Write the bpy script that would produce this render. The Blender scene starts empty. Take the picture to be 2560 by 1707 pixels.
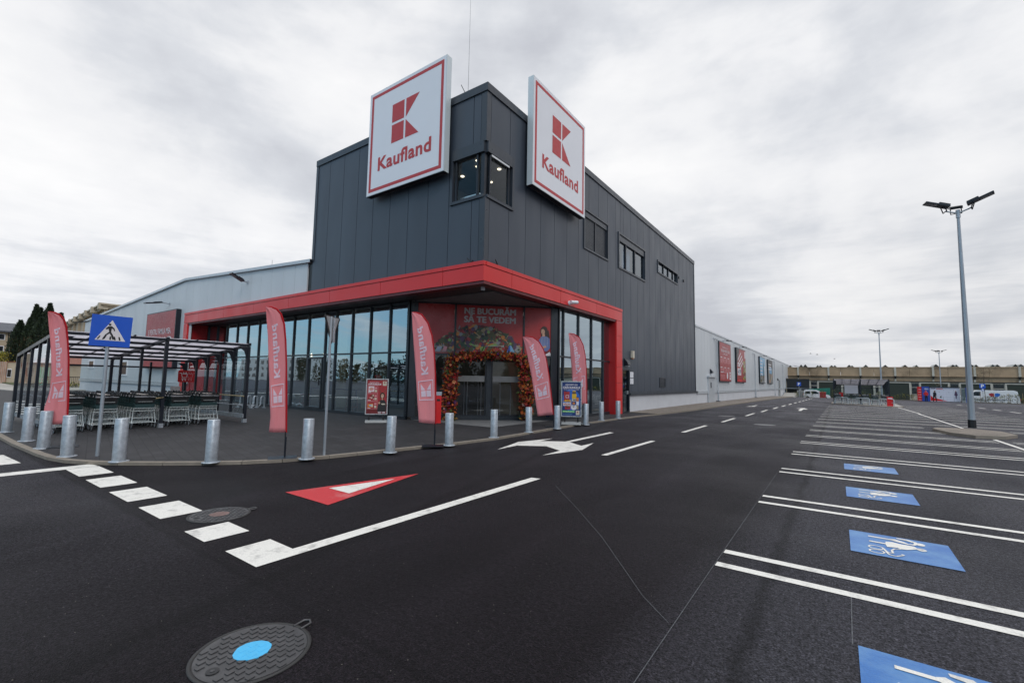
import bpy, bmesh, math, random
from mathutils import Vector, Matrix
random.seed(7)
PI=math.pi; R=math.radians
sc=bpy.context.scene; col=sc.collection

# ------------------------------------------------------------------ materials
M={}
def lin(c): return tuple(((x/255.)/12.92 if x/255.<=.04045 else ((x/255.+.055)/1.055)**2.4) for x in c)
def nt(name):
    m=bpy.data.materials.new(name); m.use_nodes=True
    n=m.node_tree; b=n.nodes['Principled BSDF']; return m,n,b
def mat(name,c,rough=.5,metal=0.,var=.12,vs=3.,bump=0.,bs=40.,emit=None,es=1.,spec=.5,stretch=(1,1,1),rv=.08,alpha=1.,sss=0,coat=0.,stain=0.,ss=.6):
    m,n,b=nt(name); L=n.links
    tc=n.nodes.new('ShaderNodeTexCoord'); mp=n.nodes.new('ShaderNodeMapping'); mp.inputs['Scale'].default_value=stretch
    L.new(tc.outputs['Object'],mp.inputs['Vector'])
    b.inputs['Metallic'].default_value=metal; b.inputs['Specular IOR Level'].default_value=spec
    b.inputs['Coat Weight'].default_value=coat
    base=n.nodes.new('ShaderNodeRGB'); base.outputs[0].default_value=(*c,1); out=base.outputs[0]
    if var:
        no=n.nodes.new('ShaderNodeTexNoise'); no.inputs['Scale'].default_value=vs; no.inputs['Detail'].default_value=6
        L.new(mp.outputs[0],no.inputs['Vector'])
        mr=n.nodes.new('ShaderNodeMapRange'); mr.inputs[1].default_value=.25; mr.inputs[2].default_value=.75
        mr.inputs[3].default_value=1-var; mr.inputs[4].default_value=1+var; L.new(no.outputs[0],mr.inputs[0])
        mx=n.nodes.new('ShaderNodeVectorMath'); mx.operation='SCALE'; L.new(out,mx.inputs[0]); L.new(mr.outputs[0],mx.inputs['Scale']); out=mx.outputs[0]
        if rv:
            m2=n.nodes.new('ShaderNodeMapRange'); m2.inputs[1].default_value=.3; m2.inputs[2].default_value=.7
            m2.inputs[3].default_value=max(0,rough-rv); m2.inputs[4].default_value=min(1,rough+rv)
            n2=n.nodes.new('ShaderNodeTexNoise'); n2.inputs['Scale'].default_value=vs*1.7; n2.inputs['Detail'].default_value=4; L.new(mp.outputs[0],n2.inputs['Vector'])
            L.new(n2.outputs[0],m2.inputs[0]); L.new(m2.outputs[0],b.inputs['Roughness'])
    if stain:
        ns=n.nodes.new('ShaderNodeTexNoise'); ns.inputs['Scale'].default_value=ss; ns.inputs['Detail'].default_value=8; ns.inputs['Roughness'].default_value=.7
        L.new(mp.outputs[0],ns.inputs['Vector'])
        ms=n.nodes.new('ShaderNodeMapRange'); ms.inputs[1].default_value=.5; ms.inputs[2].default_value=.68; ms.inputs[3].default_value=1; ms.inputs[4].default_value=1-stain
        L.new(ns.outputs[0],ms.inputs[0]); mz=n.nodes.new('ShaderNodeVectorMath'); mz.operation='SCALE'; L.new(out,mz.inputs[0]); L.new(ms.outputs[0],mz.inputs['Scale']); out=mz.outputs[0]
    L.new(out,b.inputs['Base Color'])
    if not(var and rv): b.inputs['Roughness'].default_value=rough
    if bump:
        nb=n.nodes.new('ShaderNodeTexNoise'); nb.inputs['Scale'].default_value=bs; nb.inputs['Detail'].default_value=3; L.new(mp.outputs[0],nb.inputs['Vector'])
        bu=n.nodes.new('ShaderNodeBump'); bu.inputs['Strength'].default_value=bump; bu.inputs['Distance'].default_value=.02
        L.new(nb.outputs[0],bu.inputs['Height']); L.new(bu.outputs[0],b.inputs['Normal'])
    if emit: b.inputs['Emission Color'].default_value=(*emit,1); b.inputs['Emission Strength'].default_value=es
    M[name]=m; return m

def asphalt():
    m,n,b=nt('asphalt'); L=n.links; N=n.nodes
    tc=N.new('ShaderNodeTexCoord'); P=tc.outputs['Object']
    sx=N.new('ShaderNodeSeparateXYZ'); L.new(P,sx.inputs[0])
    # two pavings of different age: fine dark driveway, coarser paler parking lot (x > -0.5)
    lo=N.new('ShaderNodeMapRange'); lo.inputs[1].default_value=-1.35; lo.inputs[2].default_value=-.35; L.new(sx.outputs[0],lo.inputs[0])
    yy=N.new('ShaderNodeMapRange'); yy.inputs[1].default_value=3; yy.inputs[2].default_value=26; yy.inputs[3].default_value=0; yy.inputs[4].default_value=.8; L.new(sx.outputs[1],yy.inputs[0])  # paler with distance: grazing sky reflection put into the colour
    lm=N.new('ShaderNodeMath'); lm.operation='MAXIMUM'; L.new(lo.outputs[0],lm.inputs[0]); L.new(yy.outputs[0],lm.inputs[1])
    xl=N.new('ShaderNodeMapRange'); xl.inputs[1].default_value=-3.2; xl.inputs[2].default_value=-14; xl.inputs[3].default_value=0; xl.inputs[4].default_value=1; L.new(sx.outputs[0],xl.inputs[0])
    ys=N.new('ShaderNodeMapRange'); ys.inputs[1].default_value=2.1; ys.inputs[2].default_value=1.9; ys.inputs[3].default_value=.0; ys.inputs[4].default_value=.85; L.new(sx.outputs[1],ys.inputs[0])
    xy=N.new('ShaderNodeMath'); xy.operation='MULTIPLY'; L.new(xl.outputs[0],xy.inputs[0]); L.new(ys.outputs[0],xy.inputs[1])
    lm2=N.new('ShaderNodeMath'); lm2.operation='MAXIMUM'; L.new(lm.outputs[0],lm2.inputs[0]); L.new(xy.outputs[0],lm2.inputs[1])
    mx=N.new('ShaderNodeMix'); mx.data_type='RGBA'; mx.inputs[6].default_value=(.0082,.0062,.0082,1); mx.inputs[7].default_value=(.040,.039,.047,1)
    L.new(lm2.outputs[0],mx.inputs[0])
    # aggregate
    v=N.new('ShaderNodeTexVoronoi'); v.inputs['Scale'].default_value=115; L.new(P,v.inputs['Vector'])
    g=N.new('ShaderNodeTexNoise'); g.inputs['Scale'].default_value=70; g.inputs['Detail'].default_value=5; L.new(P,g.inputs['Vector'])
    mr=N.new('ShaderNodeMapRange'); mr.inputs[1].default_value=.3; mr.inputs[2].default_value=.7; mr.inputs[3].default_value=.05; mr.inputs[4].default_value=3.1; L.new(g.outputs[0],mr.inputs[0])
    s1=N.new('ShaderNodeVectorMath'); s1.operation='SCALE'; L.new(mx.outputs[2],s1.inputs[0]); L.new(mr.outputs[0],s1.inputs['Scale'])
    g2=N.new('ShaderNodeTexNoise'); g2.inputs['Scale'].default_value=24; g2.inputs['Detail'].default_value=6; g2.inputs['Roughness'].default_value=.75; L.new(P,g2.inputs['Vector'])
    mg=N.new('ShaderNodeMapRange'); mg.inputs[1].default_value=.35; mg.inputs[2].default_value=.68; mg.inputs[3].default_value=.3; mg.inputs[4].default_value=2.0; L.new(g2.outputs[0],mg.inputs[0])
    sg=N.new('ShaderNodeVectorMath'); sg.operation='SCALE'; L.new(s1.outputs[0],sg.inputs[0]); L.new(mg.outputs[0],sg.inputs['Scale']); s1=sg
    # patches and tyre-worn streaks
    mp=N.new('ShaderNodeMapping'); mp.inputs['Scale'].default_value=(1,.22,1); L.new(P,mp.inputs[0])
    p2=N.new('ShaderNodeTexNoise'); p2.inputs['Scale'].default_value=.9; p2.inputs['Detail'].default_value=6; p2.inputs['Roughness'].default_value=.6; L.new(mp.outputs[0],p2.inputs['Vector'])
    m3=N.new('ShaderNodeMapRange'); m3.inputs[1].default_value=.3; m3.inputs[2].default_value=.72; m3.inputs[3].default_value=.7; m3.inputs[4].default_value=1.4; L.new(p2.outputs[0],m3.inputs[0])
    s2=N.new('ShaderNodeVectorMath'); s2.operation='SCALE'; L.new(s1.outputs[0],s2.inputs[0]); L.new(m3.outputs[0],s2.inputs['Scale'])
    # paving seams (dark joint lines) and faint tyre arcs
    def band(x0,wd,amp,src,nsc):
        d=N.new('ShaderNodeMath'); d.operation='SUBTRACT'; L.new(src,d.inputs[0]); d.inputs[1].default_value=x0
        wn=N.new('ShaderNodeTexNoise'); wn.inputs['Scale'].default_value=nsc; wn.inputs['Detail'].default_value=5; L.new(P,wn.inputs['Vector'])
        w1=N.new('ShaderNodeMath'); w1.operation='MULTIPLY_ADD'; L.new(wn.outputs[0],w1.inputs[0]); w1.inputs[1].default_value=wd*2.; L.new(d.outputs[0],w1.inputs[2])
        w2=N.new('ShaderNodeMath'); w2.operation='SUBTRACT'; L.new(w1.outputs[0],w2.inputs[0]); w2.inputs[1].default_value=wd
        ab=N.new('ShaderNodeMath'); ab.operation='ABSOLUTE'; L.new(w2.outputs[0],ab.inputs[0])
        r=N.new('ShaderNodeMapRange'); r.interpolation_type='SMOOTHSTEP'; r.inputs[1].default_value=0; r.inputs[2].default_value=wd; r.inputs[3].default_value=1-amp; r.inputs[4].default_value=1; L.new(ab.outputs[0],r.inputs[0]); return r.outputs[0]
    rotn=N.new('ShaderNodeMapping'); rotn.inputs['Rotation'].default_value=(0,0,R(-14)); L.new(P,rotn.inputs[0]); s2x=N.new('ShaderNodeSeparateXYZ'); L.new(rotn.outputs[0],s2x.inputs[0])
    fac=None
    for a in (band(-.55,.10,.5,sx.outputs[0],3.),band(-3.35,.16,.35,s2x.outputs[0],1.5),band(-5.9,.12,-.30,s2x.outputs[0],1.2),band(1.98,.05,.35,sx.outputs[1],2.),band(-7.2,.35,.22,sx.outputs[0],.8),band(-2.6,.25,-.22,sx.outputs[0],.6)):
        if fac is None: fac=a
        else: q_=N.new('ShaderNodeMath'); q_.operation='MULTIPLY'; L.new(fac,q_.inputs[0]); L.new(a,q_.inputs[1]); fac=q_.outputs[0]
    s3=N.new('ShaderNodeVectorMath'); s3.operation='SCALE'; L.new(s2.outputs[0],s3.inputs[0]); L.new(fac,s3.inputs['Scale']); s2=s3
    # rare pale stones
    vs=N.new('ShaderNodeTexVoronoi'); vs.inputs['Scale'].default_value=22; vs.inputs['Randomness'].default_value=1; L.new(P,vs.inputs['Vector'])
    l1=N.new('ShaderNodeMath'); l1.operation='LESS_THAN'; l1.inputs[1].default_value=.085; L.new(vs.outputs['Distance'],l1.inputs[0])
    sc_=N.new('ShaderNodeSeparateColor'); L.new(vs.outputs['Color'],sc_.inputs[0])
    l2=N.new('ShaderNodeMath'); l2.operation='GREATER_THAN'; l2.inputs[1].default_value=.86; L.new(sc_.outputs[0],l2.inputs[0])
    ml=N.new('ShaderNodeMath'); ml.operation='MULTIPLY'; L.new(l1.outputs[0],ml.inputs[0]); L.new(l2.outputs[0],ml.inputs[1])
    mm=N.new('ShaderNodeMix'); mm.data_type='RGBA'; mm.inputs[7].default_value=(.28,.26,.22,1); L.new(ml.outputs[0],mm.inputs[0]); L.new(s2.outputs[0],mm.inputs[6])
    L.new(mm.outputs[2],b.inputs['Base Color'])
    rr=N.new('ShaderNodeMapRange'); rr.inputs[1].default_value=.35; rr.inputs[2].default_value=.7; rr.inputs[3].default_value=.5; rr.inputs[4].default_value=.78
    p3=N.new('ShaderNodeTexNoise'); p3.inputs['Scale'].default_value=.35; p3.inputs['Detail'].default_value=5; L.new(P,p3.inputs['Vector']); L.new(p3.outputs[0],rr.inputs[0]); L.new(rr.outputs[0],b.inputs['Roughness'])
    b.inputs['Specular IOR Level'].default_value=.20
    bu=N.new('ShaderNodeBump'); bu.inputs['Strength'].default_value=1.; bu.inputs['Distance'].default_value=.03
    ad=N.new('ShaderNodeMath'); ad.operation='ADD'; L.new(v.outputs['Distance'],ad.inputs[0]); L.new(g.outputs[0],ad.inputs[1])
    L.new(ad.outputs[0],bu.inputs['Height']); L.new(bu.outputs[0],b.inputs['Normal']); M['asphalt']=m
asphalt()

def brick(name,c1,c2,mort,bw,bh,ms=.006,rough=.75,off=.5,rot=0.,bump=.4,var=.25):
    m,n,b=nt(name); L=n.links; N=n.nodes
    tc=N.new('ShaderNodeTexCoord'); mp=N.new('ShaderNodeMapping'); mp.inputs['Rotation'].default_value=(0,0,rot); L.new(tc.outputs['Object'],mp.inputs[0])
    t=N.new('ShaderNodeTexBrick'); t.inputs['Scale'].default_value=1; t.inputs['Brick Width'].default_value=bw; t.inputs['Row Height'].default_value=bh
    t.inputs['Mortar Size'].default_value=ms; t.offset=off; t.inputs['Color1'].default_value=(*c1,1); t.inputs['Color2'].default_value=(*c2,1); t.inputs['Mortar'].default_value=(*mort,1)
    L.new(mp.outputs[0],t.inputs['Vector'])
    no=N.new('ShaderNodeTexNoise'); no.inputs['Scale'].default_value=1.2; no.inputs['Detail'].default_value=9; L.new(mp.outputs[0],no.inputs['Vector'])
    mr=N.new('ShaderNodeMapRange'); mr.inputs[1].default_value=.3; mr.inputs[2].default_value=.7; mr.inputs[3].default_value=1-var; mr.inputs[4].default_value=1+var; L.new(no.outputs[0],mr.inputs[0])
    s=N.new('ShaderNodeVectorMath'); s.operation='SCALE'; L.new(t.outputs['Color'],s.inputs[0]); L.new(mr.outputs[0],s.inputs['Scale']); L.new(s.outputs[0],b.inputs['Base Color'])
    b.inputs['Roughness'].default_value=rough
    bu=N.new('ShaderNodeBump'); bu.inputs['Strength'].default_value=bump; bu.inputs['Distance'].default_value=.01; bu.invert=True
    L.new(t.outputs['Fac'],bu.inputs['Height']); L.new(bu.outputs[0],b.inputs['Normal']); M[name]=m
brick('plaza_paver',(.016,.0155,.0175),(.026,.025,.028),(.005,.005,.006),.4,.2,rough=.72,rot=R(12))
brick('side_paver',(.17,.145,.12),(.24,.20,.165),(.08,.07,.06),.2,.1,ms=.008,rough=.85)
brick('red_brick',(.36,.17,.11),(.42,.21,.14),(.4,.33,.27),.25,.08,ms=.01,rough=.9)

def worn(name,c,wear=.35,rough=.6,under=(.03,.03,.032),sc_=5.,thr=.62):
    m,n,b=nt(name); L=n.links; N=n.nodes
    tc=N.new('ShaderNodeTexCoord'); P=tc.outputs['Object']
    no=N.new('ShaderNodeTexNoise'); no.inputs['Scale'].default_value=sc_; no.inputs['Detail'].default_value=9; no.inputs['Roughness'].default_value=.68; L.new(P,no.inputs['Vector'])
    mr=N.new('ShaderNodeMapRange'); mr.inputs[1].default_value=thr-.08; mr.inputs[2].default_value=thr+.12; mr.inputs[3].default_value=0; mr.inputs[4].default_value=wear; L.new(no.outputs[0],mr.inputs[0])
    n2=N.new('ShaderNodeTexNoise'); n2.inputs['Scale'].default_value=90; n2.inputs['Detail'].default_value=3; L.new(P,n2.inputs['Vector'])
    m2=N.new('ShaderNodeMapRange'); m2.inputs[1].default_value=.3; m2.inputs[2].default_value=.7; m2.inputs[3].default_value=.86; m2.inputs[4].default_value=1.08; L.new(n2.outputs[0],m2.inputs[0])
    cc=N.new('ShaderNodeVectorMath'); cc.operation='SCALE'; cc.inputs[0].default_value=c; L.new(m2.outputs[0],cc.inputs['Scale'])
    mx=N.new('ShaderNodeMix'); mx.data_type='RGBA'; L.new(mr.outputs[0],mx.inputs[0]); L.new(cc.outputs[0],mx.inputs[6]); mx.inputs[7].default_value=(*under,1)
    L.new(mx.outputs[2],b.inputs['Base Color']); b.inputs['Roughness'].default_value=rough
    bu=N.new('ShaderNodeBump'); bu.inputs['Strength'].default_value=.35; bu.inputs['Distance'].default_value=.006; L.new(n2.outputs[0],bu.inputs['Height']); L.new(bu.outputs[0],b.inputs['Normal']); M[name]=m
worn('road_white',(.72,.70,.65),.55,thr=.60)
worn('road_white_dim',(.5,.5,.5),.55,thr=.5)
worn('road_red',(.55,.03,.035),.5,under=(.62,.28,.27),sc_=2.5,rough=.45)
worn('road_blue',(.018,.135,.41),.85,under=(.10,.25,.48),sc_=1.6,thr=.5,rough=.4)

def glass(name,tint=(.62,.70,.70),base=.3,rough=.006,wav=.0035,gc=(.86,.92,.97)):
    m=bpy.data.materials.new(name); m.use_nodes=True; n=m.node_tree; N=n.nodes; L=n.links
    for x in list(N): N.remove(x)
    o=N.new('ShaderNodeOutputMaterial'); tr=N.new('ShaderNodeBsdfTransparent'); tr.inputs[0].default_value=(*tint,1)
    gl=N.new('ShaderNodeBsdfGlossy'); gl.inputs['Roughness'].default_value=rough; gl.inputs['Color'].default_value=(*gc,1)
    lw=N.new('ShaderNodeLayerWeight'); lw.inputs['Blend'].default_value=.5; fr=N.new('ShaderNodeMath'); fr.operation='POWER'; fr.inputs[1].default_value=4.; L.new(lw.outputs['Facing'],fr.inputs[0])
    ma=N.new('ShaderNodeMath'); ma.operation='MULTIPLY_ADD'; ma.inputs[1].default_value=1.1; ma.inputs[2].default_value=base; ma.use_clamp=True
    tc=N.new('ShaderNodeTexCoord'); no=N.new('ShaderNodeTexNoise'); no.inputs['Scale'].default_value=.8; no.inputs['Detail'].default_value=1; L.new(tc.outputs['Object'],no.inputs['Vector'])
    bu=N.new('ShaderNodeBump'); bu.inputs['Strength'].default_value=1; bu.inputs['Distance'].default_value=wav; L.new(no.outputs[0],bu.inputs['Height']); L.new(bu.outputs[0],gl.inputs['Normal'])
    mi=N.new('ShaderNodeMixShader'); L.new(fr.outputs[0],ma.inputs[0]); L.new(ma.outputs[0],mi.inputs[0]); L.new(tr.outputs[0],mi.inputs[1]); L.new(gl.outputs[0],mi.inputs[2]); L.new(mi.outputs[0],o.inputs[0]); M[name]=m
glass('shop_glass',base=.46,gc=(.80,.93,1.)); glass('dark_glass',(.45,.47,.50),.07); glass('clear_glass',(.82,.87,.87),.03,wav=.002)
glass('car_glass',(.12,.16,.17),.12,wav=.002); glass('spandrel',(.02,.02,.02),.25,rough=.12)
def film():
    m,n,b=nt('canopy_film'); L=n.links; N=n.nodes; b.inputs['Base Color'].default_value=(.5,.49,.52,1); b.inputs['Roughness'].default_value=.5
    tl=N.new('ShaderNodeBsdfTranslucent'); tl.inputs[0].default_value=(.80,.78,.82,1); tr=N.new('ShaderNodeBsdfTransparent'); tr.inputs[0].default_value=(.8,.8,.82,1)
    a=N.new('ShaderNodeMixShader'); a.inputs[0].default_value=.35; c=N.new('ShaderNodeMixShader'); c.inputs[0].default_value=.15
    L.new(tl.outputs[0],a.inputs[1]); L.new(tr.outputs[0],a.inputs[2]); L.new(a.outputs[0],c.inputs[1]); L.new(b.outputs[0],c.inputs[2]); L.new(c.outputs[0],N['Material Output'].inputs[0]); M['canopy_film']=m
film()
def fabric(name,c):
    m,n,b=nt(name); L=n.links; N=n.nodes; b.inputs['Base Color'].default_value=(*c,1); b.inputs['Roughness'].default_value=.8; b.inputs['Specular IOR Level'].default_value=.2
    tl=N.new('ShaderNodeBsdfTranslucent'); tl.inputs[0].default_value=(*c,1)
    tc=N.new('ShaderNodeTexCoord'); mp=N.new('ShaderNodeMapping'); mp.inputs['Rotation'].default_value=(0,R(28),0); mp.inputs['Scale'].default_value=(9,9,1.0); L.new(tc.outputs['Object'],mp.inputs[0])
    no=N.new('ShaderNodeTexNoise'); no.inputs['Scale'].default_value=1.3; no.inputs['Detail'].default_value=3; L.new(mp.outputs[0],no.inputs['Vector'])
    bu=N.new('ShaderNodeBump'); bu.inputs['Strength'].default_value=.8; bu.inputs['Distance'].default_value=.03; L.new(no.outputs[0],bu.inputs['Height'])
    L.new(bu.outputs[0],b.inputs['Normal']); L.new(bu.outputs[0],tl.inputs['Normal'])
    mi=N.new('ShaderNodeMixShader'); mi.inputs[0].default_value=.35; o=N['Material Output']; L.new(b.outputs[0],mi.inputs[1]); L.new(tl.outputs[0],mi.inputs[2]); L.new(mi.outputs[0],o.inputs[0]); M[name]=m
fabric('flag_red',(.86,.345,.375)); fabric('flag_print',(.84,.77,.88)); fabric('flag_sleeve',(.55,.02,.03))
mat('dark_panel',(.046,.058,.078),.42,var=.09,vs=.7,stretch=(1,1,.3),rv=.06,bump=.06,bs=30)
mat('dark_trim',(.035,.043,.056),.35,.0,var=.06)
mat('mullion',(.018,.023,.030),.35,var=.08)
mat('grey_panel',(.55,.58,.605),.42,var=.04,vs=.5,stretch=(1,1,.25),bump=.04,bs=20,stain=.06,ss=.35)
mat('grey_trim',(.52,.55,.58),.35,.2,var=.05)
mat('white_plinth',(.56,.57,.60),.75,var=.05,vs=.8,stain=.05)
mat('roof',(.25,.26,.27),.8)
mat('red_panel',(.63,.023,.022),.36,var=.05,vs=.4)
mat('red_deep',(.36,.008,.010),.45,var=.06)
mat('soffit',(.055,.046,.048),.55,var=.08)
mat('sign_white',(.78,.79,.83),.38,var=.02,vs=1.); mat('sign_edge',(.62,.68,.70),.35,.15,var=.03)
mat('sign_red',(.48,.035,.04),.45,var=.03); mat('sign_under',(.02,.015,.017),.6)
mat('print_white',(.70,.66,.68),.55,var=.03); mat('pure_white',(.8,.8,.8),.5,var=.02)
mat('film_red',(.42,.035,.036),.3,var=.10,vs=1.2); mat('film_text',(.50,.48,.48),.4,var=.04)
mat('galv',(.42,.46,.50),.42,.55,var=.22,vs=14,rv=.14,bump=.06,bs=60,stain=.18,ss=9.)
mat('pole_grey',(.36,.40,.44),.45,.5,var=.15,vs=6,stretch=(1,1,.2))
mat('black',(.010,.011,.013),.45); mat('black_metal',(.014,.018,.026),.35,.2,var=.1); mat('rubber',(.018,.018,.019),.85)
mat('alu',(.62,.64,.65),.3,.7); mat('chrome',(.70,.76,.75),.3,.35,var=.06); mat('cart_green',(.022,.055,.058),.4,var=.15)
mat('cart_black',(.008,.009,.010),.5); mat('paper',(.72,.66,.62),.6,var=.05); mat('brass',(.45,.36,.20),.4,.5)

mat('kerb_stone',(.22,.19,.155),.85,var=.16,vs=6,bump=.15,bs=50); mat('concrete',(.36,.34,.31),.85,var=.12,vs=3,stain=.2)
mat('bright_red',(.60,.010,.012),.4,var=.04); mat('road_sign_blue',(.006,.085,.52),.35,var=.05); mat('sign_back',(.32,.33,.34),.45,.5,var=.12)
mat('iron',(.075,.075,.078),.42,.5,var=.25,vs=9,rv=.12,bump=.1,bs=80); mat('iron_dark',(.02,.02,.02),.6); mat('cyan_paint',(.06,.42,.72),.5,var=.06,vs=30); mat('rust_paint',(.16,.10,.09),.7,var=.2,vs=20)
mat('chalk',(.075,.078,.085),.9,var=.5,vs=30)
mat('tan_concrete',(.40,.285,.18),.9,var=.14,vs=.8,stain=.62,ss=.22); mat('cream_pillar',(.50,.47,.40),.85,var=.1,stain=.2,ss=1.)
mat('door_green',(.030,.038,.026),.6,var=.12,stretch=(.2,1,6)); mat('dark_window',(.015,.018,.022),.12,spec=.8); mat('sky_light',(.10,.13,.13),.25)
mat('beige_wall',(.46,.37,.27),.85,var=.06,vs=.5,stain=.1); mat('cream_wall',(.50,.43,.33),.85,var=.06); mat('slate_roof',(.06,.065,.08),.6,var=.15); mat('tile_roof',(.20,.075,.05),.8,var=.3,vs=2,stretch=(1,6,1))
mat('leaf_dark',(.016,.030,.016),.7,var=.4,vs=4); mat('leaf_mid',(.035,.058,.022),.7,var=.35,vs=4); mat('leaf_brown',(.075,.055,.025),.75,var=.3,vs=4); mat('leaf_yellow',(.30,.27,.03),.7,var=.3,vs=4)
mat('bark',(.09,.07,.05),.9,var=.3,vs=10,bump=.3); mat('grass',(.075,.085,.03),.9,var=.4,vs=2); mat('soil',(.12,.09,.06),.95,var=.3,vs=3); mat('stake',(.36,.24,.15),.8)
for k,c in dict(g_red=(.30,.010,.010),g_deep=(.11,.004,.010),g_orange=(.50,.10,.012),g_peach=(.60,.22,.10),g_gold=(.26,.13,.02),g_green=(.06,.09,.015),g_purple=(.10,.02,.16),g_pale=(.5,.30,.26),g_dkgreen=(.02,.045,.012)).items(): mat(k,c,.65,var=.25,vs=12)
for k,c in dict(a_red=(.34,.025,.03),a_dkred=(.14,.012,.015),a_navy=(.012,.035,.16),a_blue=(.02,.13,.50),a_yellow=(.68,.42,.02),a_green=(.10,.50,.07),a_lime=(.25,.42,.12),a_orange=(.58,.20,.04),a_brown=(.13,.07,.04),a_skin=(.50,.29,.20),a_hair=(.035,.018,.012),a_white=(.70,.68,.70),a_black=(.02,.02,.022),a_sky=(.20,.42,.62),a_grey=(.25,.26,.26),a_tan=(.35,.27,.16),a_olive=(.09,.10,.04),a_pink=(.60,.25,.27),a_purple=(.09,.045,.10),a_shirt=(.12,.17,.36),a_dkgreen=(.03,.07,.04),a_stripe=(.35,.38,.48),a_cream=(.55,.50,.40)).items(): mat(k,c,.4,var=.12,vs=5)
mat('van_white',(.72,.73,.74),.25,coat=.5,var=.03); mat('skip_green',(.01,.17,.12),.5,var=.12); mat('jacket_red',(.50,.015,.02),.8); mat('jacket_navy',(.010,.013,.022),.85); mat('trousers',(.012,.012,.015),.85); mat('skin',(.42,.25,.18),.6); mat('locker_blue',(.02,.06,.33),.4); mat('locker_white',(.62,.62,.70),.4,var=.04)
mat('bulb',(1,1,1),.5,var=0,emit=(1,.78,.5),es=9); mat('downlight',(1,1,1),.5,var=0,emit=(1,.85,.62),es=3); mat('cafe_light',(1,1,1),.5,var=0,emit=(1,.92,.8),es=7); mat('tail_red',(.5,.01,.01),.3); mat('room_wall',(.45,.40,.32),.7,var=.1); mat('tile_wall',(.60,.52,.36),.5,var=.1); mat('room_grey',(.17,.17,.17),.7); mat('inner_green',(.12,.34,.24),.5,emit=(.25,.8,.55),es=.35)
mat('cardboard',(.3,.22,.13),.9)
# ------------------------------------------------------------------ helpers
WM={}                                                   # world matrix of every Empty / part made here
I4=Matrix.Identity(4)
def tag(o,label=None,cat=None,group=None,kind=None):
    if label:o['label']=label
    if cat:o['category']=cat
    if group:o['group']=group
    if kind:o['kind']=kind
    return o
def thing(name,label,cat,loc=(0,0,0),rz=0,group=None):
    o=bpy.data.objects.new(name,None); col.objects.link(o); o.empty_display_size=.2
    o.location=loc; o.rotation_euler=(0,0,rz); WM[o]=Matrix.Translation(Vector(loc))@Matrix.Rotation(rz,4,'Z')
    return tag(o,label,cat,group)
def FR(o,r,u,n):
    o,r,u,n=map(Vector,(o,r,u,n)); return lambda a,b,c=0.:o+r*a+u*b+n*c
FL=lambda a,b,c=0.:Vector((a,11.5-c,b))                 # street front of the store (faces -Y)
FRt=lambda a,b,c=0.:Vector((-9.45+c,a,b))               # car-park side (faces +X)
S2=math.sqrt(.5)
FC=lambda a,b,c=0.:Vector((-14.1+a*S2+c*S2,12.6+a*S2-c*S2,b))   # entrance set across the corner
W0=lambda a,b,c=0.:Vector((a,b,c))
XZ=lambda a,b,c=0.:Vector((a,-c,b))                     # local frame: faces -Y
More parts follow.
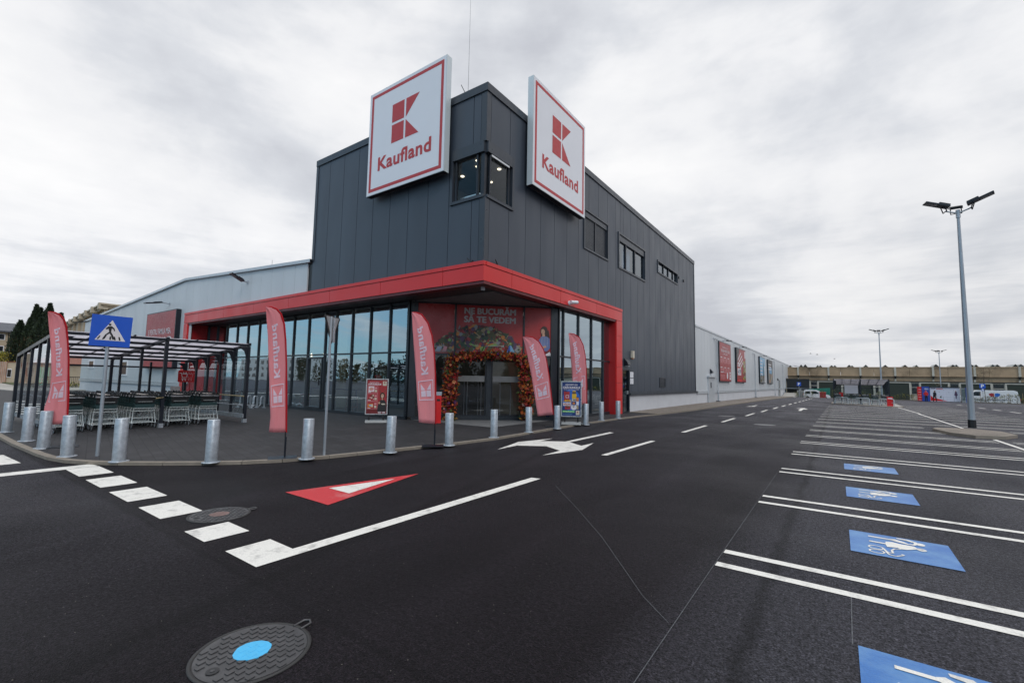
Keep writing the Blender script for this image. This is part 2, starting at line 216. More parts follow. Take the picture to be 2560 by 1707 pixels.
class MB:
    def __init__(s): s.v=[];s.f=[];s.m=[];s.names=[];s.sm=[]
    def mi(s,m):
        if m not in s.names:s.names.append(m)
        return s.names.index(m)
    def add(s,vs,fs,m,smooth=False):
        o=len(s.v); s.v+= [tuple(v) for v in vs]; k=s.mi(m)
        for f in fs: s.f.append(tuple(o+i for i in f)); s.m.append(k); s.sm.append(smooth)
    def box(s,m,a,b,F=W0):
        (x0,y0,z0),(x1,y1,z1)=a,b
        P=[F(x,y,z) for x in(x0,x1) for y in(y0,y1) for z in(z0,z1)]
        s.add(P,[(0,1,3,2),(4,6,7,5),(0,4,5,1),(2,3,7,6),(0,2,6,4),(1,5,7,3)],m); return s
    def quad(s,m,P): s.add(P,[tuple(range(len(P)))],m); return s
    def rect(s,m,a0,b0,a1,b1,F,c=0.): return s.quad(m,[F(a0,b0,c),F(a1,b0,c),F(a1,b1,c),F(a0,b1,c)])
    def poly(s,m,pts,F,c=0.): return s.quad(m,[F(x,y,c) for x,y in pts])
    def prism(s,m,pts,c0,c1,F=W0):
        n=len(pts); s.add([F(x,y,c0) for x,y in pts]+[F(x,y,c1) for x,y in pts],[tuple(range(n))[::-1],tuple(range(n,2*n))]+[(i,(i+1)%n,n+(i+1)%n,n+i) for i in range(n)],m); return s
    def disc(s,m,a,b,r,F,c=0.,n=20,rb=None,rot=0):
        rb=rb or r; ca,sa=math.cos(rot),math.sin(rot)
        return s.poly(m,[(a+r*math.cos(t)*ca-rb*math.sin(t)*sa,b+r*math.cos(t)*sa+rb*math.sin(t)*ca) for t in [2*PI*i/n for i in range(n)]],F,c)
    def ring(s,m,a,b,r,w,F,c=0.,n=24,a0=0,a1=2*PI,sx=1.):
        k=n if abs(a1-a0-2*PI)<1e-6 else n+1
        P=[];
        for i in range(n+1):
            t=a0+(a1-a0)*i/n; P+= [F(a+sx*(r-w/2)*math.cos(t),b+(r-w/2)*math.sin(t),c),F(a+sx*(r+w/2)*math.cos(t),b+(r+w/2)*math.sin(t),c)]
        s.add(P,[(2*i,2*i+1,2*i+3,2*i+2) for i in range(n)],m); return s
    def line(s,m,pts,w,F,c=0.):
        for (x0,y0),(x1,y1) in zip(pts,pts[1:]):
            d=math.hypot(x1-x0,y1-y0) or 1; nx,ny=-(y1-y0)/d*w/2,(x1-x0)/d*w/2
            s.poly(m,[(x0+nx,y0+ny),(x0-nx,y0-ny),(x1-nx,y1-ny),(x1+nx,y1+ny)],F,c)
        return s
    def tube(s,m,pts,r,n=8,F=None,caps=True,smooth=True):
        P=[Vector(F(*p)) if F else Vector(p) for p in pts]; rs=r if isinstance(r,(list,tuple)) else [r]*len(P)
        vs=[];up=None
        for i,p in enumerate(P):
            t=(P[min(i+1,len(P)-1)]-P[max(i-1,0)]).normalized()
            if up is None: up=Vector((0,0,1)) if abs(t.z)<.9 else Vector((1,0,0))
            x=t.cross(up)
            if x.length<1e-5: up=Vector((1,0,0)) if abs(t.x)<.9 else Vector((0,1,0)); x=t.cross(up)
            x.normalize(); y=x.cross(t).normalized(); up=y
            for k in range(n): a=2*PI*(k+.5)/n; vs.append(p+(x*math.cos(a)+y*math.sin(a))*rs[i])
        q=len(P); fs=[(i*n+k,i*n+(k+1)%n,(i+1)*n+(k+1)%n,(i+1)*n+k) for i in range(q-1) for k in range(n)]
        s.add(vs,fs,m,smooth and n>4)
        if caps: s.add(vs[:n],[tuple(range(n))],m); s.add(vs[-n:],[tuple(range(n))[::-1]],m)
        return s
    def lathe(s,m,prof,c=(0,0,0),n=24,smooth=True):
        vs=[];q=len(prof)
        for r,z in prof:
            for k in range(n): a=2*PI*k/n; vs.append((c[0]+r*math.cos(a),c[1]+r*math.sin(a),c[2]+z))
        s.add(vs,[(i*n+k,i*n+(k+1)%n,(i+1)*n+(k+1)%n,(i+1)*n+k) for i in range(q-1) for k in range(n)],m,smooth)
        s.add(vs[-n:],[tuple(range(n))],m); s.add(vs[:n],[tuple(range(n))[::-1]],m); return s
    def build(s,name,parent=None,local=False,label=None,cat=None,group=None,kind=None,off=None):
        me=bpy.data.meshes.new(name); V=s.v
        Mp=WM[parent] if parent else I4
        if not local and parent: inv=Mp.inverted(); V=[tuple(inv@Vector(v)) for v in V]
        me.from_pydata([tuple(v) for v in V],[],s.f)
        for m in s.names: me.materials.append(M[m])
        me.polygons.foreach_set('material_index',s.m); me.polygons.foreach_set('use_smooth',s.sm)
        bm=bmesh.new(); bm.from_mesh(me); bmesh.ops.recalc_face_normals(bm,faces=bm.faces) if kind!='flat' else None; bm.to_mesh(me); bm.free(); me.update()
        o=bpy.data.objects.new(name,me); col.objects.link(o)
        if parent: o.parent=parent
        WM[o]=Mp.copy(); return tag(o,label,cat,group,None if kind=='flat' else kind)
def copy_tree(o,parent=None):
    c=o.copy(); col.objects.link(c); c.parent=parent
    for ch in o.children: copy_tree(ch,c)
    return c
_tc={}
def text2d(s,bold=.0,it=False):
    k=(s,bold,it)
    if k in _tc: return _tc[k]
    cu=bpy.data.curves.new('t','FONT'); cu.body=s; cu.size=1; cu.offset=bold; cu.resolution_u=3; cu.fill_mode='FRONT'; cu.space_character=1.0+bold*2
    if it: cu.shear=.25
    o=bpy.data.objects.new('t',cu); me=o.to_mesh()
    v=[(p.co.x,p.co.y) for p in me.vertices]; f=[tuple(p.vertices) for p in me.polygons]
    o.to_mesh_clear(); bpy.data.objects.remove(o); bpy.data.curves.remove(cu); _tc[k]=(v,f); return v,f
def text(mb,m,s,a0,b0,F,c=.004,w=None,h=None,bold=.02,it=False,align='L',rows=0):
    if bold>.021 and s.upper()==s and not rows:
        hh=h or (w or 1)*.14
        for k,(dx,dy) in enumerate(((-.5,0),(.5,0),(0,.35),(0,-.35),(0,0))): text(mb,m,s,a0+dx*bold*hh*2.4,b0+dy*bold*hh*2.4,F,c+k*.0004,w,h,0.,it,align,1)
        return
    v,f=text2d(s,bold,it); x0=min(p[0] for p in v);x1=max(p[0] for p in v); hv,_=text2d('H',bold,it); y1=max(p[1] for p in hv); yl=min(p[1] for p in hv)
    ch=y1-yl; sx=sy=None
    if h: sy=h/ch
    if w: sx=w/(x1-x0)
    sx=sx or sy; sy=sy or sx; W=(x1-x0)*sx
    ox=a0-(W/2 if align=='C' else W if align=='R' else 0)
    mb.add([F(ox+(x-x0)*sx,b0+(y-yl)*sy,c) for x,y in v],f,m)
def klogo(mb,m,a,b,w,h,F,c=.004):
    # two squares and two pointed pieces; (a,b) lower-left of the emblem
    g=w*.065; u=w*.455; h2=(h-g)/2
    mb.poly(m,[(a,b),(a+u,b),(a+u,b+h2),(a,b+h2)],F,c); mb.poly(m,[(a,b+h2+g),(a+u,b+h2+g),(a+u,b+h),(a,b+h)],F,c)
    mb.poly(m,[(a+u+g,b+h2+g*.9),(a+w,b+h),(a+u+g,b+h)],F,c) ; mb.poly(m,[(a+u+g,b),(a+w,b),(a+u+g,b+h2)],F,c)
def KN(Y):
    k=[(-500,0),(40,0),(74,-.15),(91,-.25),(95,-.8),(600,-.8)]
    for (a,za),(b,zb) in zip(k,k[1:]):
        if a<=Y<=b: return za+(zb-za)*(Y-a)/(b-a)
    return 0
KY=[40,74,91,95]
def strip(mb,m,pts,dz=.006,sub=None):
    """flat paint on the ground; follows the slight fall of the car park"""
    mb.quad(m,[(x,y,KN(y)+dz) for x,y in pts])
def ptext(*a,**k): pass
# ------------------------------------------------------------------ ground and paint
def struct(mb,name,label=None): return mb.build(name,kind='structure')
g=MB(); xs=[-420,-60,-30,-8,30,80,420]; ys=[-260,-60,0,20,40,74,91,95,140,420]
vs=[(x,y,KN(y)) for y in ys for x in xs]; n=len(xs)
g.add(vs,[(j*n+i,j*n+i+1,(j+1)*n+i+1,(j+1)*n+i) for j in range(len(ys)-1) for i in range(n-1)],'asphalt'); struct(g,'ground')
KERB=[(-24,2.35),(-22,2.12),(-20,2.0),(-17.5,1.98),(-15.5,1.98),(-14.2,2.02),(-13.2,2.05),(-12.5,2.1),(-11.9,2.22),(-11.4,2.44),(-10.9,2.77),(-10.3,3.28),(-9.8,3.75),(-9.35,4.25),(-9.0,4.85),(-8.72,5.7),(-8.5,6.9),(-8.3,8.0),(-8.12,9.0),(-7.98,10.5),(-8.05,12.3),(-8.15,14.1),(-8.25,17.0),(-8.2,20.2),(-8.05,22.6),(-7.85,24.3)]
def offset(pl,d):
    o=[]
    for i,(x,y) in enumerate(pl):
        a=pl[max(i-1,0)];b=pl[min(i+1,len(pl)-1)]; t=math.hypot(b[0]-a[0],b[1]-a[1]); o.append((x-(b[1]-a[1])/t*d,y+(b[0]-a[0])/t*d))
    return o
inner=offset(KERB,.13); top=.058; p=MB()
for i in range(len(KERB)-1):
    a,b=KERB[i],KERB[i+1]; c,d=inner[i+1],inner[i]
    L_=math.hypot(b[0]-a[0],b[1]-a[1]); k=max(1,round(L_/.8))
    for j in range(k):
        t0=j/k+.006/L_; t1=(j+1)/k-.006/L_; l=lambda u,v,t:(u[0]+(v[0]-u[0])*t,u[1]+(v[1]-u[1])*t)
        p.prism('kerb_stone',[l(a,b,t0),l(a,b,t1),l(d,c,t1),l(d,c,t0)],-.05,top)
struct(p,'kerb')
g=MB(); pl=inner+[(-9.5,24.3),(-9.6,30),(-60,30),(-60,6.2),(-33,3.6),(-24,2.5)]
g.prism('plaza_paver',pl,-.2,.05); struct(g,'plaza')
SW=[(24.3,-7.84),(30.4,-7.40),(39.5,-7.23),(54.8,-7.02),(74,-6.68),(91,-6.3),(95,-6.2),(112,-6.0)]
g=MB();k_=MB()
for (y0,x0),(y1,x1) in zip(SW,SW[1:]):
    for mb,xa,xb,xc,xd,h in((g,-9.55,x0-.12,x1-.12,-9.55,.085),(k_,x0-.12,x0,x1,x1-.12,.09)):
        z0,z1=KN(y0),KN(y1); P=[(xa,y0),(xb,y0),(xc,y1),(xd,y1)]; Z=[z0,z0,z1,z1]
        mb.add([(x,y,z-.2) for (x,y),z in zip(P,Z)]+[(x,y,z+h) for (x,y),z in zip(P,Z)],[(3,2,1,0),(4,5,6,7),(0,1,5,4),(1,2,6,5),(2,3,7,6),(3,0,4,7)],'side_paver' if mb is g else 'kerb_stone')
struct(g,'pavement'); struct(k_,'kerb')
g=MB(); g.prism('concrete',[(-56.5,6.9),(-60,6.6),(-95,8.2),(-140,8),(-140,40),(-60,40),(-56,9)],-.2,.1); struct(g,'pavement')
g=MB(); g.prism('grass',[(-76,9.5),(-95,10.3),(-130,11),(-130,40),(-70,40),(-70,9.2)],.1,.22); tag(g.build('grass'),'low green verge below the dark conifers at the far left','grass',kind='stuff')

mk=MB()
S=lambda pts,m='road_white',dz=.006:strip(mk,m,pts,dz)
for a,b in [(-11.03,-10.15),(-9.77,-8.95),(-8.53,-7.71),(-7.29,-6.53),(-5.82,-5.31)]: S([(a,2.1),(b,2.1),(b,2.54),(a,2.54)])
S([(-4.88,2.12),(-4.44,2.12),(-4.44,2.55),(-4.88,2.55)])
S([(-4.44,2.12),(-4.27,2.12),(-4.27,6.9),(-4.44,6.87)])
S([(-11.05,2.54),(-11.38,2.5),(-11.40,-6),(-11.05,-6)]); S([(-11.03,2.02),(-11.03,1.86),(-11.6,1.30),(-13,1.3),(-11.5,1.5)],dz=.006) if 0 else None
struct(mk,'road_marking')
mk=MB(); strip(mk,'road_white',[(-13.84,1.68),(-12.40,1.74),(-12.40,1.40),(-13.84,1.30)]); struct(mk,'road_marking')
mk=MB(); strip(mk,'road_red',[(-6.66,3.66),(-5.58,3.66),(-6.17,5.83)]); strip(mk,'road_white',[(-6.40,4.2),(-5.89,4.2),(-6.15,5.27)],.009); struct(mk,'road_marking')
mk=MB()
for y0,y1,x in [(10.04,13.5,-4.49),(16.6,20.0,-4.46),(22.4,25.4,-4.30),(27.85,30.8,-4.14),(32.9,35.7,-4.0),(38.0,41.0,-3.86),(43.2,46.2,-3.76),(48.4,51.4,-3.68),(53.6,56.6,-3.6),(58.8,61.8,-3.52),(64,67,-3.45),(69,72,-3.38),(74.2,77.2,-3.3),(79.4,82,-3.25)]: strip(mk,'road_white',[(x-.07,y0),(x+.07,y0),(x+.08,y1),(x-.06,y1)])
struct(mk,'road_marking')
def B5(x,y): # projected from the zoomed photograph by hand: big double arrow
    return x,y
mk=MB(); BA=[(-6.864,9.061),(-7.272,10.566),(-6.946,11.902),(-6.922,11.145),(-6.336,11.542),(-6.389,14.73),(-6.211,14.682),(-6.166,11.501),(-5.603,11.089),(-5.602,11.835),(-5.251,10.453),(-5.566,9.065),(-5.605,9.953),(-6.257,10.374),(-6.899,9.953)]
strip(mk,'road_white',BA); struct(mk,'road_marking')
mk=MB(); strip(mk,'road_white',[(-5.9,39.5),(-5.35,40.6),(-5.42,41.0),(-5.52,40.9),(-5.55,43.6),(-5.67,43.6),(-5.66,40.7),(-5.78,41.0)]); struct(mk,'road_marking')
mk=MB(); strip(mk,'road_white',[(-2.27,36.8),(-2.08,36.8),(-2.08,39.3),(-1.80,39.2),(-2.15,41.6),(-2.6,40.2),(-2.27,39.6)]); struct(mk,'road_marking')
# parking bays: double lines, two rows back to back
mk=MB(); bays=[(5.2,4.8),(8.11,7.66),(11.0,10.55),(13.97,13.48),(16.72,16.27),(19.02,18.57),(21.42,20.98),(23.83,23.4)]
y=26.2
while y<53: bays.append((y+.22,y-.22)); y+=2.42
bays=[(2.3,1.9)]+bays
for a,b in bays:
    x0=-1.0+.008*max(0,a-14); isl=22.2<a<26.5
    for q in (a,b):
        t=.055 if q<18 else .05
        segs=[(x0,2.9 if abs(q-26)<1.5 else (3.9 if isl else 4.12)),(4.5 if not isl else 5.5,8.5)]
        for xa,xb in segs:
            if q>52.9 and xa<4: continue
            strip(mk,'road_white',[(xa,q-t),(xb,q-t),(xb,q+t),(xa,q+t)])
for y0,y1 in [(-2,22.2),(26.0,40),(40,53.4)]: strip(mk,'road_white',[(4.27,y0),(4.38,y0),(4.30,y1),(4.19,y1)])
for i in range(3): q=55.2+i*2.42; [strip(mk,'road_white',[(5,q-.05+e),(8.4,q-.05+e),(8.4,q+.05+e),(5,q+.05+e)]) for e in (-.2,.2)]
for y0 in range(44,74,5): strip(mk,'road_white',[(10.87,y0+.5),(11.05,y0+.5),(11.05,y0+3.1),(10.87,y0+3.1)])
struct(mk,'road_marking')
# blue family / disabled bays with their pictogram
def pict(x0,y0,w,h):
    mk=MB(); strip(mk,'road_blue',[(x0,y0),(x0+w,y0),(x0+w,y0+h),(x0,y0+h)],.007)
    W='road_white'; F2=lambda u,v,c=0.:Vector((x0+u*w,y0+h-v*h,KN(y0)+.011+c))
    mk.line(W,[(.20,.185),(.46,.19)],.05,F2); mk.line(W,[(.20,.425),(.42,.435)],.05,F2,.0002)
    mk.poly(W,[(.42,.16),(.47,.13),(.56,.20),(.60,.26),(.65,.235),(.66,.17),(.62,.07),(.69,.12),(.70,.20),(.66,.285),(.58,.29),(.50,.26),(.42,.21)],F2,.0003)
    mk.poly(W,[(.495,.055),(.62,.055),(.665,.12),(.64,.16),(.60,.125),(.50,.095)],F2,.0004)
    mk.poly(W,[(.37,.33),(.44,.30),(.52,.335),(.60,.335),(.645,.34),(.67,.40),(.655,.46),(.56,.55),(.50,.57),(.47,.53),(.37,.57),(.36,.45)],F2,.0005)
    mk.disc(W,.718,.20,.047,F2,n=18,rb=.06); mk.disc(W,.705,.44,.047,F2,n=18,rb=.06)
    for cy in (.676,.842): mk.ring(W,.256,cy,.070,.018,F2,sx=1.0)
    mk.line(W,[(.33,.67),(.345,.765),(.37,.81),(.41,.81),(.405,.69),(.44,.60),(.50,.575)],.022,F2,.0006); mk.line(W,[(.345,.79),(.37,.90),(.43,.915),(.50,.83),(.505,.80),(.485,.79)],.022,F2,.0007)
    struct(mk,'parking_marking')
for y0 in (3.06,6.05,8.93,11.80): pict(.05,y0,.86,.85)
# thin surveyor's chalk lines and asphalt seams
mk=MB(); F=lambda a,b,c=0.:Vector((a,b,.005))
mk.line('chalk',[(-1.02,10.4),(-1.01,5.2),(-1.0,2.4),(-.98,-1)],.006,F); mk.line('chalk',[(-3.79,6.6),(-2.9,5.63),(-2.17,4.8),(-1.67,4.16),(-1.33,3.72),(-1.04,3.43)],.005,F); mk.line('chalk',[(.02,3.9),(.03,4.8)],.008,F)
struct(mk,'chalk_mark')
# crossing stripes on the street at the far left
mk=MB()
for x,y,w in [(-53,5.0,.55),(-47,4.4,.5),(-42.2,3.9,.45),(-37.8,3.5,.4),(-34.2,3.1,.4),(-32,2.9,.3),(-30,2.75,.3),(-28.3,2.6,.3),(-26.7,2.45,.28)]:
    strip(mk,'road_white',[(x-w,y-3),(x+w,y-3),(x+w,y+2.6 if x<-33 else y+.8),(x-w,y+2.6 if x<-33 else y+.8)],.007)
struct(mk,'road_marking')
# lamp island
g=MB(); g.prism('kerb_stone',[(3.0,24.6),(3.2,25.3),(4.3,25.9),(5.0,25.0),(5.1,23.6),(4.6,22.6),(3.8,22.2),(3.3,22.9)],-.1,.11); g.prism('side_paver',[(3.15,24.5),(3.32,25.15),(4.25,25.7),(4.85,24.9),(4.95,23.7),(4.5,22.75),(3.85,22.4),(3.45,23.0)],.1,.114); struct(g,'traffic_island')
g=MB(); g.prism('kerb_stone',[(-.6,56.4),(-.5,55.7),(3.9,52.6),(4.7,52.9),(4.9,62),(-.6,62)],-.5,.0); g.prism('concrete',[(-.5,56.4),(-.4,55.8),(3.9,52.8),(4.6,53.0),(4.8,61.9),(-.5,61.9)],-.3,.004); struct(g,'traffic_island')

# ------------------------------------------------------------------ store building
B=thing('supermarket_building','dark grey and white supermarket with a red entrance frame across its corner','building',(-9.45,11.5,0))
def cells(us,zs,holes):
    out=[]
    for u0,u1 in zip(us,us[1:]):
        cuts=[(z0,z1) for a,b,z0,z1 in holes if a<u1-.02 and b>u0+.02]
        z=zs[0]
        # split the column horizontally at hole edges too
        ue=sorted({u0,u1}|{e for a,b,z0,z1 in holes for e in(a,b) if u0<e<u1})
        if not cuts: out.append((u0,u1,zs[0],zs[1])); continue
        for a,b in zip(ue,ue[1:]):
            mid=(a+b)/2; c=sorted((z0,z1) for p,q,z0,z1 in holes if p<mid<q); z=zs[0]
            for z0,z1 in c:
                if z0>z: out.append((a,b,z,z0,u0,u1))
                z=z1
            if z<zs[1]: out.append((a,b,z,zs[1],u0,u1))
    return out
def clad(mb,m,us,zs,holes,F,c0=-.06,c1=0.,gap=.011):
    for t in cells(us,zs,holes):
        a,b,z0,z1=t[:4]; U0,U1=(t[4],t[5]) if len(t)>4 else (a,b)
        mb.box(m,(a+(gap if a==U0 else 0),z0,c0),(b-(gap if b==U1 else 0),z1,c1),F)
# upper block
hL=[(-10.98,-9.30,7.88,9.80)]; hR=[(11.35,13.02,7.88,9.80),(18.82,21.58,7.95,9.82),(23.0,27.14,7.92,9.83),(29.64,34.18,9.02,9.79),(23.42,24.46,0,2.42)]
usL=[-19.73]+[-18.66+1.078*i for i in range(9)]+[-9.69]; usR=[11.74]+[11.79+1.083*i for i in range(1,25)]+[39.1]
w=MB(); clad(w,'dark_panel',usL,(5.3,11.6),hL,FL); 
up=[h for h in hR]
clad(w,'dark_panel',[u for u in usR if u<23.2]+[23.27],(5.3,11.6),up,FRt); clad(w,'dark_panel',[23.27]+[u for u in usR if u>23.6],(1.08,11.6),up,FRt)
w.box('dark_trim',(-9.68,5.3,-.05),(-9.44,7.86,.012),FL); w.box('dark_trim',(-9.68,9.82,-.05),(-9.44,11.6,.012),FL)
w.box('dark_trim',(11.49,5.3,-.05),(11.72,7.86,.012),FRt); w.box('dark_trim',(11.49,9.82,-.05),(11.72,11.6,.012),FRt)
up_o=w.build('upper_wall',B)
bk=MB()   # backing behind the cladding joints, rear and side walls
def backing(F,us,zs,holes):
    for t in cells(us,zs,holes): bk.box('black',(t[0],t[2],-.12),(t[1],t[3],-.065),F)
backing(FL,[-19.7,-9.55],(5.3,11.6),hL); backing(FRt,[11.6,23.27],(5.3,11.6),hR); backing(FRt,[23.27,39.05],(1.08,11.6),hR)
bk.box('dark_panel',(-19.73,11.56,4.9),(-19.6,39.1,11.6)); bk.box('dark_panel',(-19.6,38.98,.5),(-9.57,39.1,11.6)); struct_=bk.build('inner_wall',B)
t=MB(); t.box('dark_trim',(-19.77,11.6,-.3),(-9.40,11.88,.05),FL); t.box('dark_trim',(11.8,11.6,-.3),(39.14,11.88,.05),FRt); t.box('dark_trim',(-19.78,11.6,11.6),(-19.5,39.14,11.88)); t.box('dark_trim',(-19.5,38.86,11.6),(-9.75,39.14,11.88))
t.box('dark_trim',(-19.77,7.05,-.02),(-19.6,11.6,.03),FL); t.box('dark_trim',(38.95,1.1,-.02),(39.13,11.6,.03),FRt); t.build('parapet',B)
r=MB(); r.box('roof',(-19.5,11.8,11.55),(-9.7,38.9,11.65)); r.box('room_grey',(-19.55,11.63,7.25),(-9.6,38.9,7.45)); r.box('room_grey',(-19.55,11.63,9.95),(-9.6,38.9,10.05)); rf=r.build('roof',B)
# corner window
def window(name,rings,F,label=None): pass
cw=MB(); z0,z1=7.88,9.80
for F,a0,a1,side in((FL,-10.98,-9.45,1),(FRt,11.5,13.04,0)):
    cw.box('dark_trim',(a0 if side else a0+.06,z0-.04,-.1),(a1 if not side else a1-.06,z0+.06,.055),F); cw.box('dark_trim',(a0 if side else a0+.06,z1-.36,-.1),(a1 if not side else a1-.06,z1+.03,.055),F)
    e=a0-.05 if side else a1-.05; cw.box('dark_trim',(e,z0-.04,-.1),(e+.11,z1+.03,.06),F)
    e=-9.86 if side else 11.72; cw.box('black_metal',(e,z0+.06,-.09),(e+.07,z1-.36,.0),F)
    e=-10.86 if side else 12.84; cw.box('black_metal',(e,z0+.06,-.10),(e+.07,z1-.36,-.02),F)
cw.box('black_metal',(-9.66,11.52,z0+.05),(-9.52,11.68,z1-.34)); cw.box('alu',(11.78,9.36,-.02),(12.82,9.43,.035),FRt)
cwo=cw.build('corner_window',B)
gl=MB(); gl.rect('clear_glass',-10.8,z0+.06,-9.6,z1-.36,FL,-.07); gl.build('pane',cwo); gl=MB(); gl.rect('clear_glass',11.65,z0+.06,12.86,z1-.36,FRt,-.07); gl.build('pane',cwo)
rm=MB(); rm.box('room_wall',(-12.6,11.64,7.45),(-12.5,15.5,9.95)); rm.box('room_wall',(-12.5,15.4,7.45),(-9.6,15.5,9.95)); rm.box('room_grey',(-12.5,11.64,9.50),(-9.62,15.4,9.56)); rm.box('alu',(-10.8,11.75,8.12),(-9.9,11.82,8.17)); rm.build('office_room',B)
for x,y in((-10.5,12.3),(-9.95,12.9),(-10.9,13.6),(-9.95,14.2),(-10.2,11.95),(-11.5,12.6)):
    d=MB(); d.lathe('downlight',[(.06,9.47),(.075,9.49)],(x,y,0),n=12); d.build('ceiling_spot',B)
# louvred window
def ring(mb,m,F,a0,a1,b0,b1,wd,c0,c1):
    mb.box(m,(a0,b0,c0),(a0+wd,b1,c1),F); mb.box(m,(a1-wd,b0,c0),(a1,b1,c1),F); mb.box(m,(a0+wd,b0,c0),(a1-wd,b0+wd,c1),F); mb.box(m,(a0+wd,b1-wd,c0),(a1-wd,b1,c1),F)
q=MB(); ring(q,'dark_trim',FRt,18.8,21.6,7.9,9.86,.09,-.1,.05); q.box('dark_trim',(18.89,9.5,-.1),(21.51,9.77,.0),FRt); q.box('black_metal',(20.1,7.99,-.1),(20.2,9.5,-.02),FRt)
lw=q.build('louvre_window',B); q=MB()
for i in range(19): z=8.02+i*.078; q.box('dark_trim',(18.9,z,-.07),(20.1,z+.05,-.055),FRt); q.box('dark_trim',(20.2,z,-.07),(21.5,z+.05,-.055),FRt)
q.box('black',(18.9,8,-.12),(21.5,9.5,-.11),FRt); q.build('louvre_slats',lw)
q=MB(); ring(q,'dark_trim',FRt,22.94,27.2,7.86,9.87,.1,-.14,.05); q.box('dark_trim',(23.04,9.42,-.14),(27.1,9.77,.0),FRt)
for a in (24.1,25.5): q.box('black_metal',(a,7.96,-.12),(a+.09,9.42,-.02),FRt)
ww=q.build('window',B); q=MB(); q.rect('dark_glass',23.04,7.96,27.1,9.42,FRt,-.09); q.build('pane',ww); q=MB(); q.box('a_sky',(24.3,8.0,-.35),(25.5,9.4,-.33),FRt); q.build('blind',ww)
q=MB(); ring(q,'dark_trim',FRt,29.58,34.24,8.97,9.84,.09,-.14,.05)
for a in (31.0,32.1,33.2): q.box('black_metal',(a,9.06,-.12),(a+.06,9.75,-.03),FRt)
ww=q.build('window',B); q=MB(); q.rect('dark_glass',29.67,9.06,34.15,9.75,FRt,-.09); q.build('pane',ww)
q=MB(); ring(q,'black_metal',FRt,29.8,31.0,1.42,2.05,.05,0,.03)
for i in range(8): q.box('black_metal',(29.85,1.48+i*.07,.0),(30.95,1.505+i*.07,.022),FRt)
q.build('vent_grille',B)
# ledge and plinth, right side
q=MB(); q.box('dark_trim',(24.5,1.0,-.1),(39.5,1.10,.10),FRt); q.box('dark_trim',(24.5,1.1,-.05),(39.1,1.18,.03),FRt); q.build('base_ledge',B)
q=MB()
for a,b in [(24.5,29.6),(29.61,34.6),(34.61,39.5)]: q.box('white_plinth',(a,-.3,-.3),(b,1.0,-.04),FRt)
q.build('plinth',B)
# canopy fascia
def fascia(mb,F,e,c0,c1):
    for a,b in zip(e,e[1:]): mb.box('red_panel',(a+.01,4.96,c0),(b-.01,5.47,c1),F); mb.box('red_panel',(a+.006,5.49,c0),(b-.006,5.62,c1+.02),F)
q=MB(); fascia(q,FL,[-34.15,-31.93,-28.48,-24.96,-21.46,-18.06,-14.6,-11.2,-9.34],-.02,.1)
fascia(q,FRt,[11.51,13.0,16.53,20.06,23.27],.005,.1)
q.box('black',(-34.1,4.97,-.06),(-9.5,5.6,-.025),FL); q.box('black',(11.6,4.97,-.04),(23.2,5.6,.0),FRt)
q.box('a_dkred',(-33.6,4.86,-.3),(-9.36,4.955,.06),FL); q.box('a_dkred',(11.8,4.86,-.3),(22.5,4.955,.06),FRt)
q.build('canopy_fascia',B)
q=MB(); q.prism('soffit',[(-33.6,11.6),(-9.55,11.6),(-9.55,23.2),(-9.8,23.2),(-9.8,16.9),(-14.15,12.7),(-33.6,12.7)],4.90,5.0); q.prism('roof',[(-34.1,11.45),(-19.75,11.45),(-19.75,11.56),(-34.1,11.56)],5.5,5.58); q.build('canopy_soffit',B)
q=MB()
for z0_,z1_ in [(.05,.82),(.83,1.66),(1.67,2.49),(2.50,3.32),(3.33,4.14),(4.15,4.94)]:
    q.box('red_panel',(22.5,z0_,-.4),(23.26,z1_,.1),FRt)
q.box('red_deep',(22.46,.05,-.5),(22.495,4.9,.04),FRt); q.build('red_column',B); q=MB()
for z0_,z1_ in [(.05,.82),(.83,1.66),(1.67,2.49),(2.50,3.32),(3.33,4.14),(4.15,4.94)]: q.box('red_panel',(-34.14,z0_,-2.2),(-33.58,z1_,.1),FL)
q.box('red_deep',(-33.60,.05,-3.4),(-33.56,4.9,.0),FL); q.build('red_column',B)
# grey sales hall
q=MB(); hz=lambda x:7.95-.0545*abs(x+34.45)
usl=[-58.6]+[-57.5+1.1*i for i in range(35)]
holesx=[(-55.9,-54.3,2.2,2.75),(-46.6,-45.0,1.6,2.6)]
for u0,u1 in zip(usl,usl[1:]):
    if u0>-19.8: continue
    u1=min(u1,-19.75); zb=5.3 if u0>-34.3 else 1.12
    P=[(u0+.007,zb),(u1-.007,zb),(u1-.007,hz(u1)-.16),(u0+.007,hz(u0)-.16)]; q.prism('grey_panel',P,-.06,0,FL)
usr=[39.13]+[40.2+1.1*i for i in range(80)]
for u0,u1 in zip(usr,usr[1:]):
    if u0>128: break
    if u0>119 and u0<126: q.box('grey_panel',(u0+.007,3.4,-.06),(u1-.007,6.52,0),FRt); continue
    q.box('grey_panel',(u0+.007,1.0,-.06),(u1-.007,6.52,0),FRt)
q.prism('grey_panel',[(-58.6,.0),(-9.6,.0),(-9.6,hz(-9.6)-.2),(-34.45,7.75),(-58.6,hz(-58.6)-.2)],128.0,128.1,lambda a,b,c:Vector((a,c,b)))
q.prism('black',[(-58.5,.0),(-33.7,.0),(-33.7,5.2),(-19.8,5.2),(-19.8,hz(-19.8)-.2),(-34.45,7.75),(-58.5,hz(-58.5)-.2)],-.12,-.065,FL); q.box('black',(39.2,-.5,-.12),(118,6.5,-.065),FRt); q.box('grey_panel',(-58.6,11.6,0),(-58.5,128,6.5))
q.build('hall_wall',B)
q=MB(); 
